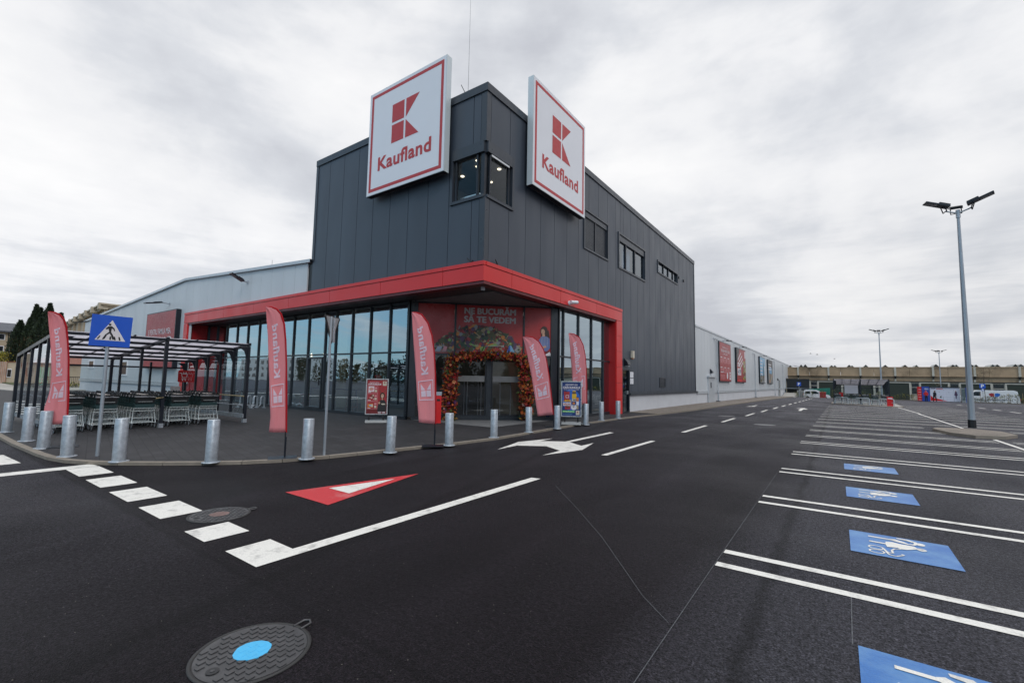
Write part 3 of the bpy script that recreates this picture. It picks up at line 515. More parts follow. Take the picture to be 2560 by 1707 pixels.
for s_ in(-1,1):
    xe=-58.65 if s_<0 else -9.40
    for y0,y1 in ((11.38,128.2),) if s_<0 else ((39.12,128.2),): q.add([(-34.45,y0,7.95),(xe,y0,hz(xe)),(xe,y1,hz(xe)),(-34.45,y1,7.95)]+[(-34.45,y0,7.80),(xe,y0,hz(xe)-.15),(xe,y1,hz(xe)-.15),(-34.45,y1,7.80)],[(0,1,2,3),(7,6,5,4),(0,4,5,1),(1,5,6,2),(2,6,7,3)],'grey_trim')
q.add([(-34.45,11.38,7.95),(-19.76,11.38,hz(-19.76)),(-19.76,40,hz(-19.76)),(-34.45,40,7.95),(-34.45,11.38,7.80),(-19.76,11.38,hz(-19.76)-.15),(-19.76,40,hz(-19.76)-.15),(-34.45,40,7.80)],[(0,1,2,3),(7,6,5,4),(0,4,5,1)],'grey_trim')
q.build('hall_roof',B)
q=MB(); q.box('grey_trim',(39.5,.86,-.05),(118,1.10,.05),FRt); q.box('grey_trim',(-58.65,.92,-.05),(-34.2,1.10,.06),FL); q.build('wall_ledge',B)
q=MB()
for i in range(16): q.box('white_plinth',(39.5+5*i,-.9,-.3),(min(44.49+5*i,118),.86,-.03),FRt)
q.build('plinth',B); q=MB(); q.box('white_plinth',(-58.6,-.3,-.3),(-34.2,.92,-.03),FL); q.build('plinth',B)
for a,b,z0,z1 in holesx:
    q=MB(); ring(q,'sign_white',FL,a-.1,b+.1,z0-.1,z1+.1,.12,.0,.05); ww=q.build('window',B); q=MB(); q.rect('dark_window',a,z0,b,z1,FL,.012); q.build('pane',ww)
# service doors
q=MB(); q.box('grey_trim',(43.3,KN(44)+.08,.0),(45.9,2.30,.085),FRt); q.box('grey_trim',(43.1,2.3,.0),(46.0,2.42,.22),FRt); dd=q.build('service_door',B); q=MB(); q.box('black',(44.1,1.35,.085),(44.4,1.85,.11),FRt); q.build('handle',dd)
q=MB(); ring(q,'black_metal',FRt,23.4,24.48,.05,2.44,.08,-.1,.04); dd=q.build('side_door',B); q=MB(); q.rect('dark_glass',23.48,.1,24.4,2.36,FRt,-.05); q.build('pane',dd); q=MB(); q.box('alu',(24.25,1.05,-.04),(24.3,1.25,.03),FRt); q.build('handle',dd)
q=MB(); ring(q,'grey_trim',FRt,102.6,106,KN(105),2.8,.15,0,.06); q.box('a_grey',(102.75,KN(105),.0),(105.85,2.65,.02),FRt); q.build('service_door',B)
q=MB(); q.box('black',(118.4,-.7,-2),(126.4,3.35,-1.9),FRt); ring(q,'grey_trim',FRt,118.1,126.6,-.7,3.5,.2,-.2,.06); q.build('dock_opening',B)
# downpipes
for y in (46.95,71.4,95.4,111.2):
    q=MB(); z0=KN(y)+.05; q.tube('grey_trim',[(-9.45,y-.9,6.05),(-9.33,y-.85,6.0),(-9.30,y-.1,5.98),(-9.30,y,5.85),(-9.30,y,z0+.9)],.055); q.tube('galv',[(-9.30,y,z0+.9),(-9.30,y,z0)],.07)
    for z in(1.5,3.5): q.tube('grey_trim',[(-9.45,y,z),(-9.25,y,z)],.03)
    q.box('black',(-9.45,y-.25,z0),(-9.15,y+.15,z0+.10)); q.build('downpipe',B)
# ------------------------------------------------------------------ shop front (glazing)
def shopfront(name,F,us,label,z0=.05,z1=4.86,tr=2.77,doors=(),sp=(),skip=(),gl='shop_glass',endw=(.05,.05)):
    fr=MB(); fr.box('mullion',(us[0],z0,-.10),(us[-1],z0+.13,.03),F); fr.box('mullion',(us[0],z1-.05,-.10),(us[-1],z1+.06,.03),F)
    for i,u in enumerate(us):
        wd=.035 if 0<i<len(us)-1 else endw[0 if i==0 else 1]; fr.box('mullion',(u-wd,z0+.13,-.12),(u+wd,z1-.05,.045),F)
        if i<len(us)-1: fr.box('mullion',(u+wd,tr-.035,-.08),(us[i+1]-.035,tr+.035,.035),F)
    o=fr.build(name,B,label=label)
    for i,(a,b) in enumerate(zip(us,us[1:])):
        for k,(p,q) in enumerate(((z0+.13,tr),(tr,z1-.05))):
            if (i,k) in skip: continue
            g=MB(); g.rect(gl,a,p,b,q,F,-.02)
            if i in sp: g.rect('dark_trim',a,p,b,q,F,-.06)
            g.build('pane',o)
    return o
usF=[-33.5,-32.1,-30.75,-29.37,-28.02,-26.66,-25.4,-24.2,-22.98,-21.58,-20.1,-19.25,-17.99,-16.68,-15.37,-14.22]
FG=lambda a,b,c=0.:Vector((a,12.6-c,b)); FGr=lambda a,b,c=0.:Vector((-9.75+c,a,b))
shopfront('shop_front',FG,usF,'long glass front of the cafe facing the plaza',sp=(6,10,14),endw=(.05,.06))
usR=[17.1,17.5,18.93,20.31,21.67,22.6]
shopfront('shop_front',FGr,usR,'narrow glass front beside the red column',sp=(0,1),gl='shop_glass')
ent=shopfront('entrance_front',FC,[.14,1.81,4.70,6.02],'glass entrance with red printed film above the doors',tr=2.72,gl='dark_glass',endw=(.14,.14))
q=MB(); q.box('mullion',(3.14,.18,-.1),(3.34,2.69,.06),FC); q.box('black_metal',(1.85,2.52,-.1),(4.66,2.68,.1),FC); q.box('mullion',(1.85,.06,-.06),(4.66,.22,.05),FC); dr=q.build('entrance_door',B)
for a,b in((1.9,3.12),(3.36,4.6)):
    q=MB(); ring(q,'black_metal',FC,a,b,.22,2.5,.035,-.04,.03); q.build('door_leaf',dr); q=MB(); q.rect('room_grey',a+.05,1.62,b-.05,1.86,FC,.005); q.build('door_strip',dr)
q=MB(); ring(q,'mullion',FG,-21.5,-20.18,.18,2.66,.08,-.03,.07); d2=q.build('cafe_door',B); q=MB(); q.box('black',(-20.36,1.3,.07),(-20.3,1.6,.12),FG); q.build('handle',d2)
# printed film over the entrance: words, heaped groceries on a trolley, a smiling woman
q=MB(); C=.004
for a,b in((.2,1.77),(1.85,4.66),(4.74,5.98)): q.rect('film_red',a,2.76,b,4.80,FC,-.012)
text(q,'film_text','NE BUCURĂM',2.18,4.56-.12,FC,C,w=2.15,h=.24,bold=.06); text(q,'film_text','SĂ TE VEDEM',2.17,4.21-.12,FC,C,w=2.16,h=.24,bold=.06)
rnd=random.Random(3); cols=['a_red','a_dkred','a_dkgreen','a_olive','a_tan','a_purple','a_brown','a_grey','a_dkgreen','a_olive','a_brown','a_purple','a_dkred','a_black','a_tan','a_dkgreen','a_orange','a_lime']
def clr(u):  return min(abs(u-1.81),abs(u-4.70))>.05
C=.006
for i in range(620):
    u=1.05+3.5*rnd.random(); t=(u-1.05)/3.5; hh=2.95+1.0*math.sin(PI*min(1,max(0,t*.92+.04)))**.8*(1 if t<.9 else .8); z=2.88+(hh-2.88)*rnd.random()**.7; 
    if not clr(u): continue
    r_=.04+.065*rnd.random(); k=rnd.random(); C+=.00001; c_=rnd.choice(cols)
    if k<.55: q.disc(c_,u,z,r_,FC,C,n=9)
    elif k<.8: a=rnd.random()*PI; q.disc(c_,u,z,r_*1.9,FC,C,n=8,rb=r_*.4,rot=a)
    else:
        a=rnd.random(); P=[(u+r_*1.4*math.cos(a+j*PI/2),z+r_*1.2*math.sin(a+j*PI/2)) for j in range(4)]; q.poly(c_,P,FC,C)
q.disc('a_lime',2.95,2.98,.10,FC,.016,n=16); q.poly('a_blue',[(3.98,2.86),(4.08,3.16),(4.14,3.16),(4.12,2.86)],FC,.016); q.poly('a_sky',[(4.14,2.86),(4.12,3.16),(4.16,3.16),(4.32,2.88)],FC,.0165)
q.poly('a_stripe',[(1.0,2.84),(1.12,3.05),(1.28,3.02),(1.2,2.82)],FC,.016); q.poly('a_pink',[(1.3,2.84),(1.36,3.06),(1.5,3.04),(1.46,2.84)],FC,.016)
q.line('a_cream',[(.75,3.02),(1.35,3.04)],.018,FC,.017); q.line('a_cream',[(3.1,3.1),(3.85,3.13)],.018,FC,.017)
for z in (2.80,2.84,2.88): q.line('a_grey',[(.98,z),(1.74,z)],.01,FC,.018); q.line('a_grey',[(1.88,z),(4.5,z)],.01,FC,.018)
for i in range(70):
    u=1.0+i*.05
    if clr(u): q.line('a_grey',[(u,2.77),(u,2.9)],.008,FC,.0185)
# woman
w0=5.33
q.disc('a_hair',w0+.25,3.83,.16,FC,.006,n=18,rb=.2); q.poly('a_hair',[(w0+.1,3.8),(w0+.45,3.85),(w0+.52,3.45),(w0+.38,3.36),(w0+.16,3.42)],FC,.0062)
q.disc('a_skin',w0+.20,3.79,.085,FC,.008,n=16,rb=.12,rot=.1); q.poly('a_skin',[(w0+.18,3.7),(w0+.28,3.7),(w0+.30,3.56),(w0+.16,3.55)],FC,.0078)
for e in(-.035,.035): q.disc('a_hair',w0+.18+e,3.82,.012,FC,.0092,n=8)
q.disc('a_red',w0+.17,3.73,.03,FC,.0092,n=8,rb=.01); q.poly('a_shirt',[(w0-.02,3.35),(w0+.12,3.58),(w0+.36,3.6),(w0+.50,3.50),(w0+.52,3.1),(w0+.38,2.95),(w0+.1,2.95),(w0+.06,3.2)],FC,.009)
for i in range(5): q.line('a_stripe',[(w0+.12+i*.07,3.56),(w0+.16+i*.06,3.15)],.014,FC,.0095)
q.poly('a_skin',[(w0+.02,3.12),(w0+.34,3.2),(w0+.36,3.12),(w0+.08,3.04)],FC,.0098); q.poly('a_dkred',[(w0+.14,2.96),(w0+.5,2.96),(w0+.5,2.77),(w0+.16,2.77)],FC,.010); q.poly('a_white',[(w0+.5,2.94),(w0+.6,2.77),(w0+.2,2.77),(w0+.3,2.8)],FC,.0105)
q.build('window_film',ent,kind='flat')
# room behind the glass
q=MB(); q.box('tile_wall',(-33.4,18.5,.05),(-9.9,18.7,4.85)); q.box('room_grey',(-33.5,12.75,.03),(-9.9,18.5,.055)); q.box('room_grey',(-33.5,12.7,4.86),(-10,38,4.89)) 
q.box('tile_wall',(-22.9,15.2,.055),(-22.1,15.6,4.85)); q.box('tile_wall',(-21.2,15.6,.055),(-20.5,16.0,4.85)); q.box('red_deep',(-18.6,16,.055),(-15.6,16.2,4.8)); q.box('room_grey',(-15.5,13.2,.055),(-14.9,18.4,4.8)); q.box('locker_blue',(-10.9,18.0,.055),(-10.4,18.45,2.4)); q.build('cafe_interior',B)
for x in(-30,-27,-24,-21,-18): q=MB(); q.box('cafe_light',(x-.8,12.74,4.845),(x+.8,12.82,4.858)); q.build('ceiling_emitter',B)  # unseen glowing strips added behind the top frame to brighten the cafe
for x in (-28.3,-26.9,-25.6,-23.6,-22.4,-21.2):
    q=MB(); q.tube('black',[(x,14.0,4.86),(x,14.0,2.98)],.008,n=4); q.lathe('bulb',[(.02,2.98),(.05,2.9),(.05,2.85),(.02,2.8)],(x,14.0,0),n=10); q.build('pendant_lamp',B)
def stool(x,y,first=[None]):
    if first[0] is None:
        t=thing('bar_stool','','stool',(x,y,.055)); q=MB(); q.box('a_red',(-.18,-.18,.70),(.18,.18,.74)); q.build('seat',t,local=True)
        for sx in(-1,1):
            for sy in(-1,1): l=MB(); l.tube('a_red',[(sx*.15,sy*.15,.70),(sx*.2,sy*.2,0)],.013,n=5); l.build('leg',t,local=True)
        q=MB(); q.tube('a_red',[(-.18,-.18,.25),(.18,-.18,.25),(.18,.18,.25),(-.18,.18,.25),(-.18,-.18,.25)],.01,n=4); q.build('footrest',t,local=True); first[0]=t; return t
    t=copy_tree(first[0]); t.location=(x,y,.055); return t
for i,(x,y) in enumerate([(-20.9,13.5),(-18.9,13.4),(-23.0,13.4)]): tag(stool(x,y),['red bar stool behind the glass cafe door','red bar stool behind the glass, right of the cafe door','red bar stool behind the glass, left of the cafe door'][i],'stool','bar stools in the cafe')
t=thing('high_table','narrow dark high table running behind the cafe windows','table',(-21.3,13.9,.055)); q=MB(); q.box('black_metal',(-2.2,-.2,1.02),(2.2,.2,1.06)); q.build('table_top',t,local=True)
for x in(-2,0,2): q=MB(); q.box('black_metal',(x-.03,-.03,0),(x+.03,.03,1.02)); q.build('leg',t,local=True)
# small notice on the cafe glass
q=MB(); q.rect('sign_white',-24.1,1.22,-23.55,1.62,FG,.006); q.rect('a_red',-24.08,1.28,-23.92,1.58,FG,.008); q.rect('a_blue',-23.91,1.28,-23.75,1.58,FG,.008); text(q,'pure_white','P',-23.87,1.36,FG,.01,h=.14,bold=.03); text(q,'a_red','K',-23.71,1.36,FG,.01,h=.14,bold=.03); tag(q.build('window_sticker',kind='flat'),'small red, blue and white notice stuck on the cafe window by the bike rack','sticker')

# ------------------------------------------------------------------ big signs on the tower
def bigsign(F,a0,a1,b0,b1,label):
    P=F((a0+a1)/2,b0,0); t=thing('store_sign',label,'sign',P,group='large square signs on the tower')
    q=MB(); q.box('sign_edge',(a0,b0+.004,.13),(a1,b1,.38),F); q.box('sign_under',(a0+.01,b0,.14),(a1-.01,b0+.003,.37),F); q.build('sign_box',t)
    q=MB(); S=a1-a0; q.rect('sign_white',a0+.02,b0+.02,a1-.02,b1-.02,F,.384)
    m=.13;w=.13; c=.387
    for r in((a0+m,b0+m,a1-m,b0+m+w),(a0+m,b1-m-w,a1-m,b1-m),(a0+m,b0+m+w,a0+m+w,b1-m-w),(a1-m-w,b0+m+w,a1-m,b1-m-w)): q.rect('sign_red',*r,F,c)
    q.build('front_panel',t,kind='flat')
    q=MB(); klogo(q,'sign_red',a0+1.43,b0+1.85,1.53,1.58,F,c+.002); q.build('emblem',t,kind='flat')
    q=MB(); text(q,'sign_red','Kaufland',(a0+a1)/2,b0+.92,F,c+.003,w=3.0,h=.56,bold=.03,align='C'); q.build('lettering',t,kind='flat')
    q=MB(); [q.tube('black_metal',[F(a0+u,b0+v,.0),F(a0+u,b0+v,.14)],.05) for u in(1,3.3) for v in(1,3.3)]; q.build('bracket',t)
FSL=lambda a,b,c=0.:Vector((a,11.5-.02-c,b)); FSR=lambda a,b,c=0.:Vector((-9.43+c,a,b))
bigsign(FSL,-15.36,-11.03,9.0,13.34,'large square white sign with red emblem on the left face of the dark tower')
bigsign(FSR,13.77,18.12,9.03,13.34,'large square white sign with red emblem on the right face of the dark tower')

# billboards
t=thing('billboard','big red billboard on the pale wall behind the trolley shelter','billboard',FL(-37.8,2.1)); q=MB(); q.box('black_metal',(-40.5,2.08,.0),(-35.0,5.97,.28),FL); q.build('frame',t)
q=MB(); q.rect('a_red',-40.42,2.14,-35.08,5.90,FL,.285); text(q,'print_white','E PENTRU FAMILIA MEA,',-39.9,4.40,FL,.29,w=4.2,h=.38,bold=.01); text(q,'print_white','KAUFLAND',-39.9,3.55,FL,.29,w=4.45,h=.62,bold=.04); q.rect('print_white',-36.4,2.5,-35.4,2.95,FL,.29); q.build('poster',t,kind='flat')
def board(y0,y1,label,draw):
    t=thing('billboard',label,'billboard',FRt((y0+y1)/2,1.95),group='advertising boards on the long side wall'); q=MB(); q.box('black_metal',(y0,1.95,.0),(y1,5.92,.2),FRt); q.build('frame',t)
    q=MB(); draw(q,y0+.12,y1-.08,2.03,5.84,lambda a,b,c=0.:FRt(a,b,.2+c)); q.build('poster',t,kind='flat')
def d1(q,a0,a1,b0,b1,F):
    q.rect('a_red',a0,b0,a1,b1,F,.003); m=(a0+a1)/2; text(q,'print_white','ÎNCEPÂND CU 3.11',m,5.30,F,.006,w=2.9,h=.16,bold=.01,align='C'); text(q,'print_white','MAI BUN PENTRU TINE',m,4.9,F,.006,w=4.2,h=.28,bold=.035,align='C'); text(q,'print_white','DESCHIDEM',m,4.68,F,.006,w=2,h=.10,bold=.02,align='C')
    for i in range(3):
        for j in range(2):
            x=a0+.3+i*1.75; z=4.35-j*1.0; q.rect('print_white',x,z-.02,x+.85,z+.06,F,.006); q.disc('a_pink',x+1.25,z-.25,.16,F,.006,n=10,rb=.28)
            for k in range(4): q.rect('a_pink',x,z-.16-k*.12,x+.9,z-.12-k*.12,F,.006)
    for k in range(4): q.rect('a_pink',a0+.3,b0+.2+k*.12,a0+2.4,b0+.24+k*.12,F,.006)
    q.rect('print_white',a0+.3,b0+.85,a0+1.9,b0+.95,F,.006); q.disc('print_white',a0+3.6,b0+.55,.35,F,.006,n=14); q.rect('sign_white',a1-.9,b0+.15,a1-.15,b0+.95,F,.006); klogo(q,'sign_red',a1-.75,b0+.35,.45,.45,F,.009)
def d2(q,a0,a1,b0,b1,F):
    q.rect('a_red',a0,b0,a1,b1,F,.003); q.poly('a_black',[(a0,b1-.05),(a0,b1),(a0+1.9,b1),(a0+.1,b1-1.9)],F,.005)
    for k,(z,w) in enumerate([(4.9,2.2),(4.55,2.5),(4.2,2.6),(3.8,2.3)]):
        q.poly('print_white' if k!=1 else 'a_white',[(a0+.6+.35*k,z-.5),(a0+.6+.35*k+w,z+.45),(a0+.6+.35*k+w,z+.67),(a0+.6+.35*k,z-.28)],F,.006+k*.001)
    for k in range(60): q.disc(rnd.choice(['a_tan','a_olive','a_cream','a_brown','a_yellow','a_green']),a1-.2-1.5*rnd.random(),b0+.35+2.1*rnd.random(),.18,F,.007+k*.00006,n=8,rb=.14)
    q.rect('print_white',a0+.3,b0+.75,a0+2.6,b0+1.55,F,.012); text(q,'a_navy','4,99',a0+.5,b0+.9,F,.014,w=1.9,h=.5,bold=.03); q.rect('print_white',a0+.3,b0+1.75,a0+2.0,b0+1.9,F,.012); q.rect('print_white',a0+.3,b0+2.0,a0+1.8,b0+2.15,F,.012); q.rect('sign_white',a1-.7,b1-.95,a1-.15,b1-.12,F,.012); q.rect('bright_red',a0,b0,a0+3,b0+.25,F,.013)
def d3(q,a0,a1,b0,b1,F):
    q.rect('a_sky',a0,b0,a1,b1,F,.003); q.rect('a_grey',a0,b0,a1,b0+1.1,F,.005); q.rect('a_white',a1-.8,b0,a1,b0+2.6,F,.0055)
    for k in range(5): q.rect('print_white',a0+.4,b1-.6-k*.5,a0+2.6-.2*(k%2),b1-.42-k*.5,F,.006)
    q.poly('a_dkgreen',[(a1-2.2,b0+.9),(a1-1.2,b0+.9),(a1-1.4,b0+2.9),(a1-1.7,b0+3.3),(a1-2.0,b0+2.6)],F,.007)
    for k in range(14): q.disc(rnd.choice(['a_brown','a_tan','a_grey','a_black','a_olive']),a0+.5+3.2*rnd.random(),b0+.1+rnd.random()*.9,.3,F,.0075+k*.0001,n=9,rb=.18,rot=rnd.random()*3)
def d4(q,a0,a1,b0,b1,F):
    q.rect('a_grey',a0,b0,a1,b1,F,.003); q.rect('a_black',a0,b1-1.3,a1,b1,F,.004)
    for k in range(3): q.rect('print_white',a0+.5,b1-.8-k*.4,a0+4.2,b1-.6-k*.4,F,.006)
    q.rect('a_sky',a0+1.6,b0+1.6,a1-1.4,b0+2.6,F,.005)
    for k in range(16): q.disc(rnd.choice(['a_brown','a_tan','a_skin','a_black','a_cream']),a0+.5+5*rnd.random(),b0+.1+rnd.random()*1.5,.4,F,.0075+k*.0001,n=9,rb=.25,rot=rnd.random()*3)
board(47.6,53.4,'red billboard with white columns of text, nearest on the side wall',d1)
board(56.85,63.0,'red billboard with slanted white words and food, second on the side wall',d2)
board(75.9,81.7,'pale blue billboard with dark green bottle shape on the side wall',d3)
board(85.6,92.0,'dark grey and brown billboard, farthest along the side wall',d4)

# ------------------------------------------------------------------ wall fixtures
def flood(x,y,z,rz,label,arm=.9,tilt=-12,s=1.,group='floodlights on the store walls'):
    t=thing('wall_floodlight',label,'floodlight',(x,y,z),rz,group)
    q=MB(); q.box('galv',(-.08,-.03,-.1),(.08,0,.1)); q.tube('pole_grey',[(0,-.02,0),(0,-arm*.45,.03),(0,-arm*.55,.02)],.03,n=6); q.build('arm',t,local=True)
    c,s_=math.cos(R(tilt)),math.sin(R(tilt)); T=lambda a,b,c_=0.:Vector((a,-arm*.5-(b*c-c_*s_),.02+b*s_+c_*c))
    q=MB(); q.box('black_metal',(-.24*s,0,-.03),(.24*s,.95*s,.03),T); 
    for i in range(7): q.box('black',(-.22*s+i*.07*s,.05,.03),(-.21*s+i*.07*s,.45*s,.07),T)
    q.build('lamp_head',t,local=True); q=MB(); q.box('a_grey',(-.17*s,.5*s,-.036),(.17*s,.9*s,-.031),T); q.build('lens',t,local=True)
flood(-26.0,11.5,6.75,0,'black floodlight on the pale wall between the tower and the red billboard',tilt=26,arm=.5,s=.75)
flood(-37.2,11.5,6.5,0,'thin black floodlight just above the red billboard',tilt=-10)
flood(-55.2,11.5,6.3,0,'black floodlight at the far left end of the pale wall')
for i,(y,w_) in enumerate([(50.5,'nearest board'),(60,'second board'),(78.8,'blue board'),(89,'farthest board')]): flood(-9.45,y,6.12,R(90),'small black floodlight under the eave above the '+w_+' on the side wall',s=.55,arm=.6,tilt=-5)
flood(-9.45,127.4,6.4,R(90),'floodlight at the far end of the side wall',arm=2,s=1.3)
# dome camera, bullet camera, alarm box, wall lamps
t=thing('dome_camera','white dome camera under the red canopy corner','camera',(-9.9,12.05,4.90)); q=MB(); q.lathe('sign_white',[(.075,0),(.075,-.10),(.06,-.12)],n=20); q.build('housing',t,local=True); q=MB(); q.lathe('black',[(.058,-.12),(.05,-.155),(.025,-.175),(.002,-.18)],n=20); q.build('dome',t,local=True)
t=thing('security_camera','white bullet camera on the red band above the side window','camera',(-9.35,17.25,5.08)); q=MB(); q.lathe('sign_white',[(.09,0),(.09,.05)],n=16); o=q.build('base_plate',t,local=True); o.rotation_euler=(0,R(90),0)
q=MB(); q.tube('sign_white',[(.05,0,0),(.14,.03,-.03),(.17,.10,.0)],.04); q.build('arm',t,local=True); q=MB(); q.tube('sign_white',[(.12,-.05,.02),(.20,.38,.06)],[.075,.075],n=14); q.build('body',t,local=True); q=MB(); q.tube('alu',[(.2,.38,.06),(.205,.42,.065)],[.06,.06],n=14); q.build('lens',t,local=True)
t=thing('alarm_siren','cream alarm siren box on the dark wall above the side door','siren',FRt(24.85,3.15)); q=MB(); q.box('a_cream',(24.72,3.08,.01),(25.02,3.48,.13),FRt); q.build('housing',t); q=MB(); q.box('a_orange',(24.76,3.03,.02),(24.98,3.08,.11),FRt); q.build('beacon',t)
def wedge(y,z,label,m='black_metal'):
    t=thing('wall_lamp',label,'lamp',FRt(y,z)); q=MB(); q.prism(m,[(0.,z+.30),(.0,z-.12),(.24,z-.06),(.18,z+.1)],y-.22,y+.22,lambda a,b,c=0.:Vector((-9.44+a,c,b))); q.build('housing',t); q=MB(); q.box('sign_white',(y-.18,z-.135,.02),(y+.18,z-.122,.2),FRt); q.build('diffuser',t)
wedge(23.95,2.72,'black wedge wall lamp over the dark side door by the red column'); wedge(44.5,2.78,'black wedge wall lamp over the pale service door'); wedge(101.3,2.75,'tiny black wedge lamp near the far service door')
t=thing('notice_board','four small white notices on the dark wall right of the side door','notice',FRt(25.1,1.9)); 
for i in range(2):
    for j in range(2): q=MB(); q.box('sign_white',(24.62+i*.26,1.62+j*.36,.008),(24.84+i*.26,1.94+j*.36,.02),FRt); q.build('notice',t)
for y in(34.55,35.85):
    t=thing('wall_vent_pipe','small black vent pipe high on the dark wall, '+('nearer the strip window' if y<35 else 'nearer the far corner'),'vent',FRt(y,9.58)); q=MB(); q.tube('black_metal',[FRt(y,9.6,0),FRt(y,9.6,.07)],.10,n=12); q.build('pipe',t)
t=thing('lightning_rod','thin lightning rod with braces on the tower roof','lightning rod',(-10.7,11.9,11.88)); q=MB(); q.tube('a_grey',[(0,0,0),(0,0,4.8)],[.009,.004],n=5); q.build('rod',t,local=True); q=MB(); q.tube('black_metal',[(0,0,.05),(-.5,.1,.1)],.015,n=5); q.tube('black_metal',[(0,0,.1),(-.35,.0,.75)],.015,n=5); q.tube('black_metal',[(0,0,.05),(.1,.5,0)],.015,n=5); q.build('brace',t,local=True)
for i,(x,y,h) in enumerate([(-22.2,14,1.6),(-28.6,14,1.3)]): tag(MB().tube('a_grey',[(x,y,hz(x)),(x,y,hz(x)+h)],.012,n=4).build('lightning_rod'),['thin rod on the hall roof nearest the tower','thin rod farther left on the hall roof'][i],'lightning rod')
tag(MB().tube('a_grey',[(-10.4,42.6,6.6),(-10.4,42.6,9)],.015,n=4).box('sign_white',(-10.9,42.2,6.62),(-9.9,43.1,6.8)).build('lightning_rod'),'thin rod on a white block, side hall roof beside the tower','lightning rod')
for i,(F,a) in enumerate(((FL,-9.95),(FL,-9.6),(FRt,11.75),(FRt,12.2))):
    if i in(1,2): continue
    s_=1 if i==0 else 1; e=-.13 if i==0 else .13
    tag(MB().tube('black',[F(a,5.64,.06),F(a-e*1.2 if i else a+e*1.2,5.80,.08)],.018,n=5).tube('black',[F(a,5.64,.06),F(a+.05,5.72,.02)],.018,n=5).build('cable_bracket'),'small black bracket on top of the red band, '+('left' if i==0 else 'right')+' of the corner','bracket')

# ------------------------------------------------------------------ street furniture
BOL=[(-18.41,2.24),(-15.8,2.27),(-14.07,2.28),(-12.41,2.36),(-11.04,2.82),(-9.72,3.86),(-8.78,5.23),(-8.21,6.87),(-8.0,8.55),(-8.13,10.56),(-8.14,12.4),(-8.05,14.07),(-7.98,16.15),(-8.34,18.39),(-8.24,19.98)]
BL=['at the far left edge of the photo, partly cut off','second from the left edge','third from the left, before the cart shelter','just left of the blue crossing sign post','just right of the blue crossing sign post','halfway between the crossing sign and the second flag','between the second flag and the thin triangle sign post','in front of the dark red poster stand','beside the third flag and the red post','in front of the middle of the glass doors','in front of the right leg of the flower arch','left of the blue poster stand','hidden behind the blue poster stand','in front of the narrow side window','in front of the red column']
t0=None
for i,(x,y) in enumerate(BOL):
    if t0 is None:
        t0=thing('bollard','','bollard',(x,y,.05)); q=MB(); q.lathe('galv',[(.105,0),(.105,.79),(.100,.80),(.0,.801)],n=28); q.build('post',t0,local=True); q=MB(); q.lathe('galv',[(.155,0),(.155,.012),(.106,.013)],n=28); q.build('base_flange',t0,local=True); t=t0
    else: t=copy_tree(t0)
    t.location=(x,y,.05 if x<-8.2 or y<17 else .055); t.rotation_euler=(R((i*37%5-2)*.35),R((i*53%5-2)*.35),i*1.3)
    tag(t,'galvanised steel bollard '+BL[i],'bollard','galvanised bollards along the kerb')
def face(b): a=math.atan2(b[0],b[1]); return -a      # +x local = viewer's right, -y local towards the camera
# pedestrian crossing sign
b=(-12.04,2.73); t=thing('crossing_sign','blue square pedestrian crossing sign on a grey post','road sign',(*b,.05),face(b)); q=MB(); q.tube('pole_grey',[(0,.03,0),(0,.03,2.7)],.032,n=12); q.build('post',t,local=True)
tl=R(-1.5); F=lambda a,bb,c=0.:Vector((.035+a*math.cos(tl)-bb*math.sin(tl),-c,2.50+a*math.sin(tl)+bb*math.cos(tl)))
q=MB(); q.prism('road_sign_blue',[(-.315,-.315),(.315,-.315),(.315,.315),(-.315,.315)],-.012,.012,F); q.build('sign_plate',t,local=True)
q=MB(); q.poly('print_white',[(-.235,-.195),(.235,-.195),(0,.225)],F,.015); K='black'; c=.018
q.disc(K,-.03,.13,.022,F,c,n=12); q.poly(K,[(-.055,.09),(.0,.10),(.045,.06),(.06,.01),(.045,.0),(.03,.04),(.005,.055),(.0,-.02),(-.03,-.02),(-.045,.045),(-.06,.03),(-.085,.03),(-.09,.045)],F,c)
q.poly(K,[(-.03,-.02),(.0,-.02),(.035,-.08),(.06,-.165),(.035,-.175),(.008,-.1),(-.02,-.045)],F,c); q.poly(K,[(-.03,-.02),(-.005,-.03),(-.06,-.09),(-.085,-.165),(-.12,-.16),(-.085,-.08)],F,c)
for x in(-.17,-.09,.0,.075,.15): q.poly(K,[(x-.035 if x<0 else x-.015,-.18),(x-.012 if x<0 else x+.012,-.18),(x+.02 if x<0 else x-.005 if x>0 else x+.012,-.11),(x-.002 if x<0 else x-.03 if x>0 else x-.012,-.11)],F,c-.001)
q.build('pictogram',t,local=True,kind='flat')
# give-way sign seen from behind
b=(-8.87,5.67); t=thing('give_way_sign','thin post with a triangle sign seen edge-on from behind','road sign',(*b,.05),face(b)); q=MB(); q.tube('pole_grey',[(0,0,0),(0,0,2.95)],.028,n=12); q.build('post',t,local=True)
yw=R(60); F=lambda a,bb,c=0.:Vector((.025+a*math.cos(yw)-c*math.sin(yw),.06+a*math.sin(yw)+c*math.cos(yw),2.37+bb)); q=MB(); q.prism('black',[(-.29,.60),(.29,.60),(.31,.56),(.02,.0),(-.02,.0),(-.31,.56)],-.004,.01,F); q.prism('sign_back',[(-.26,.575),(.26,.575),(0,.05)],-.009,-.005,F); q.build('sign_plate',t,local=True)
q=MB(); q.box('galv',(-.02,.35,-.05),(.02,.5,-.01),F); q.box('galv',(-.03,.02,-.06),(.03,.56,-.045),F); q.build('clamp',t,local=True)
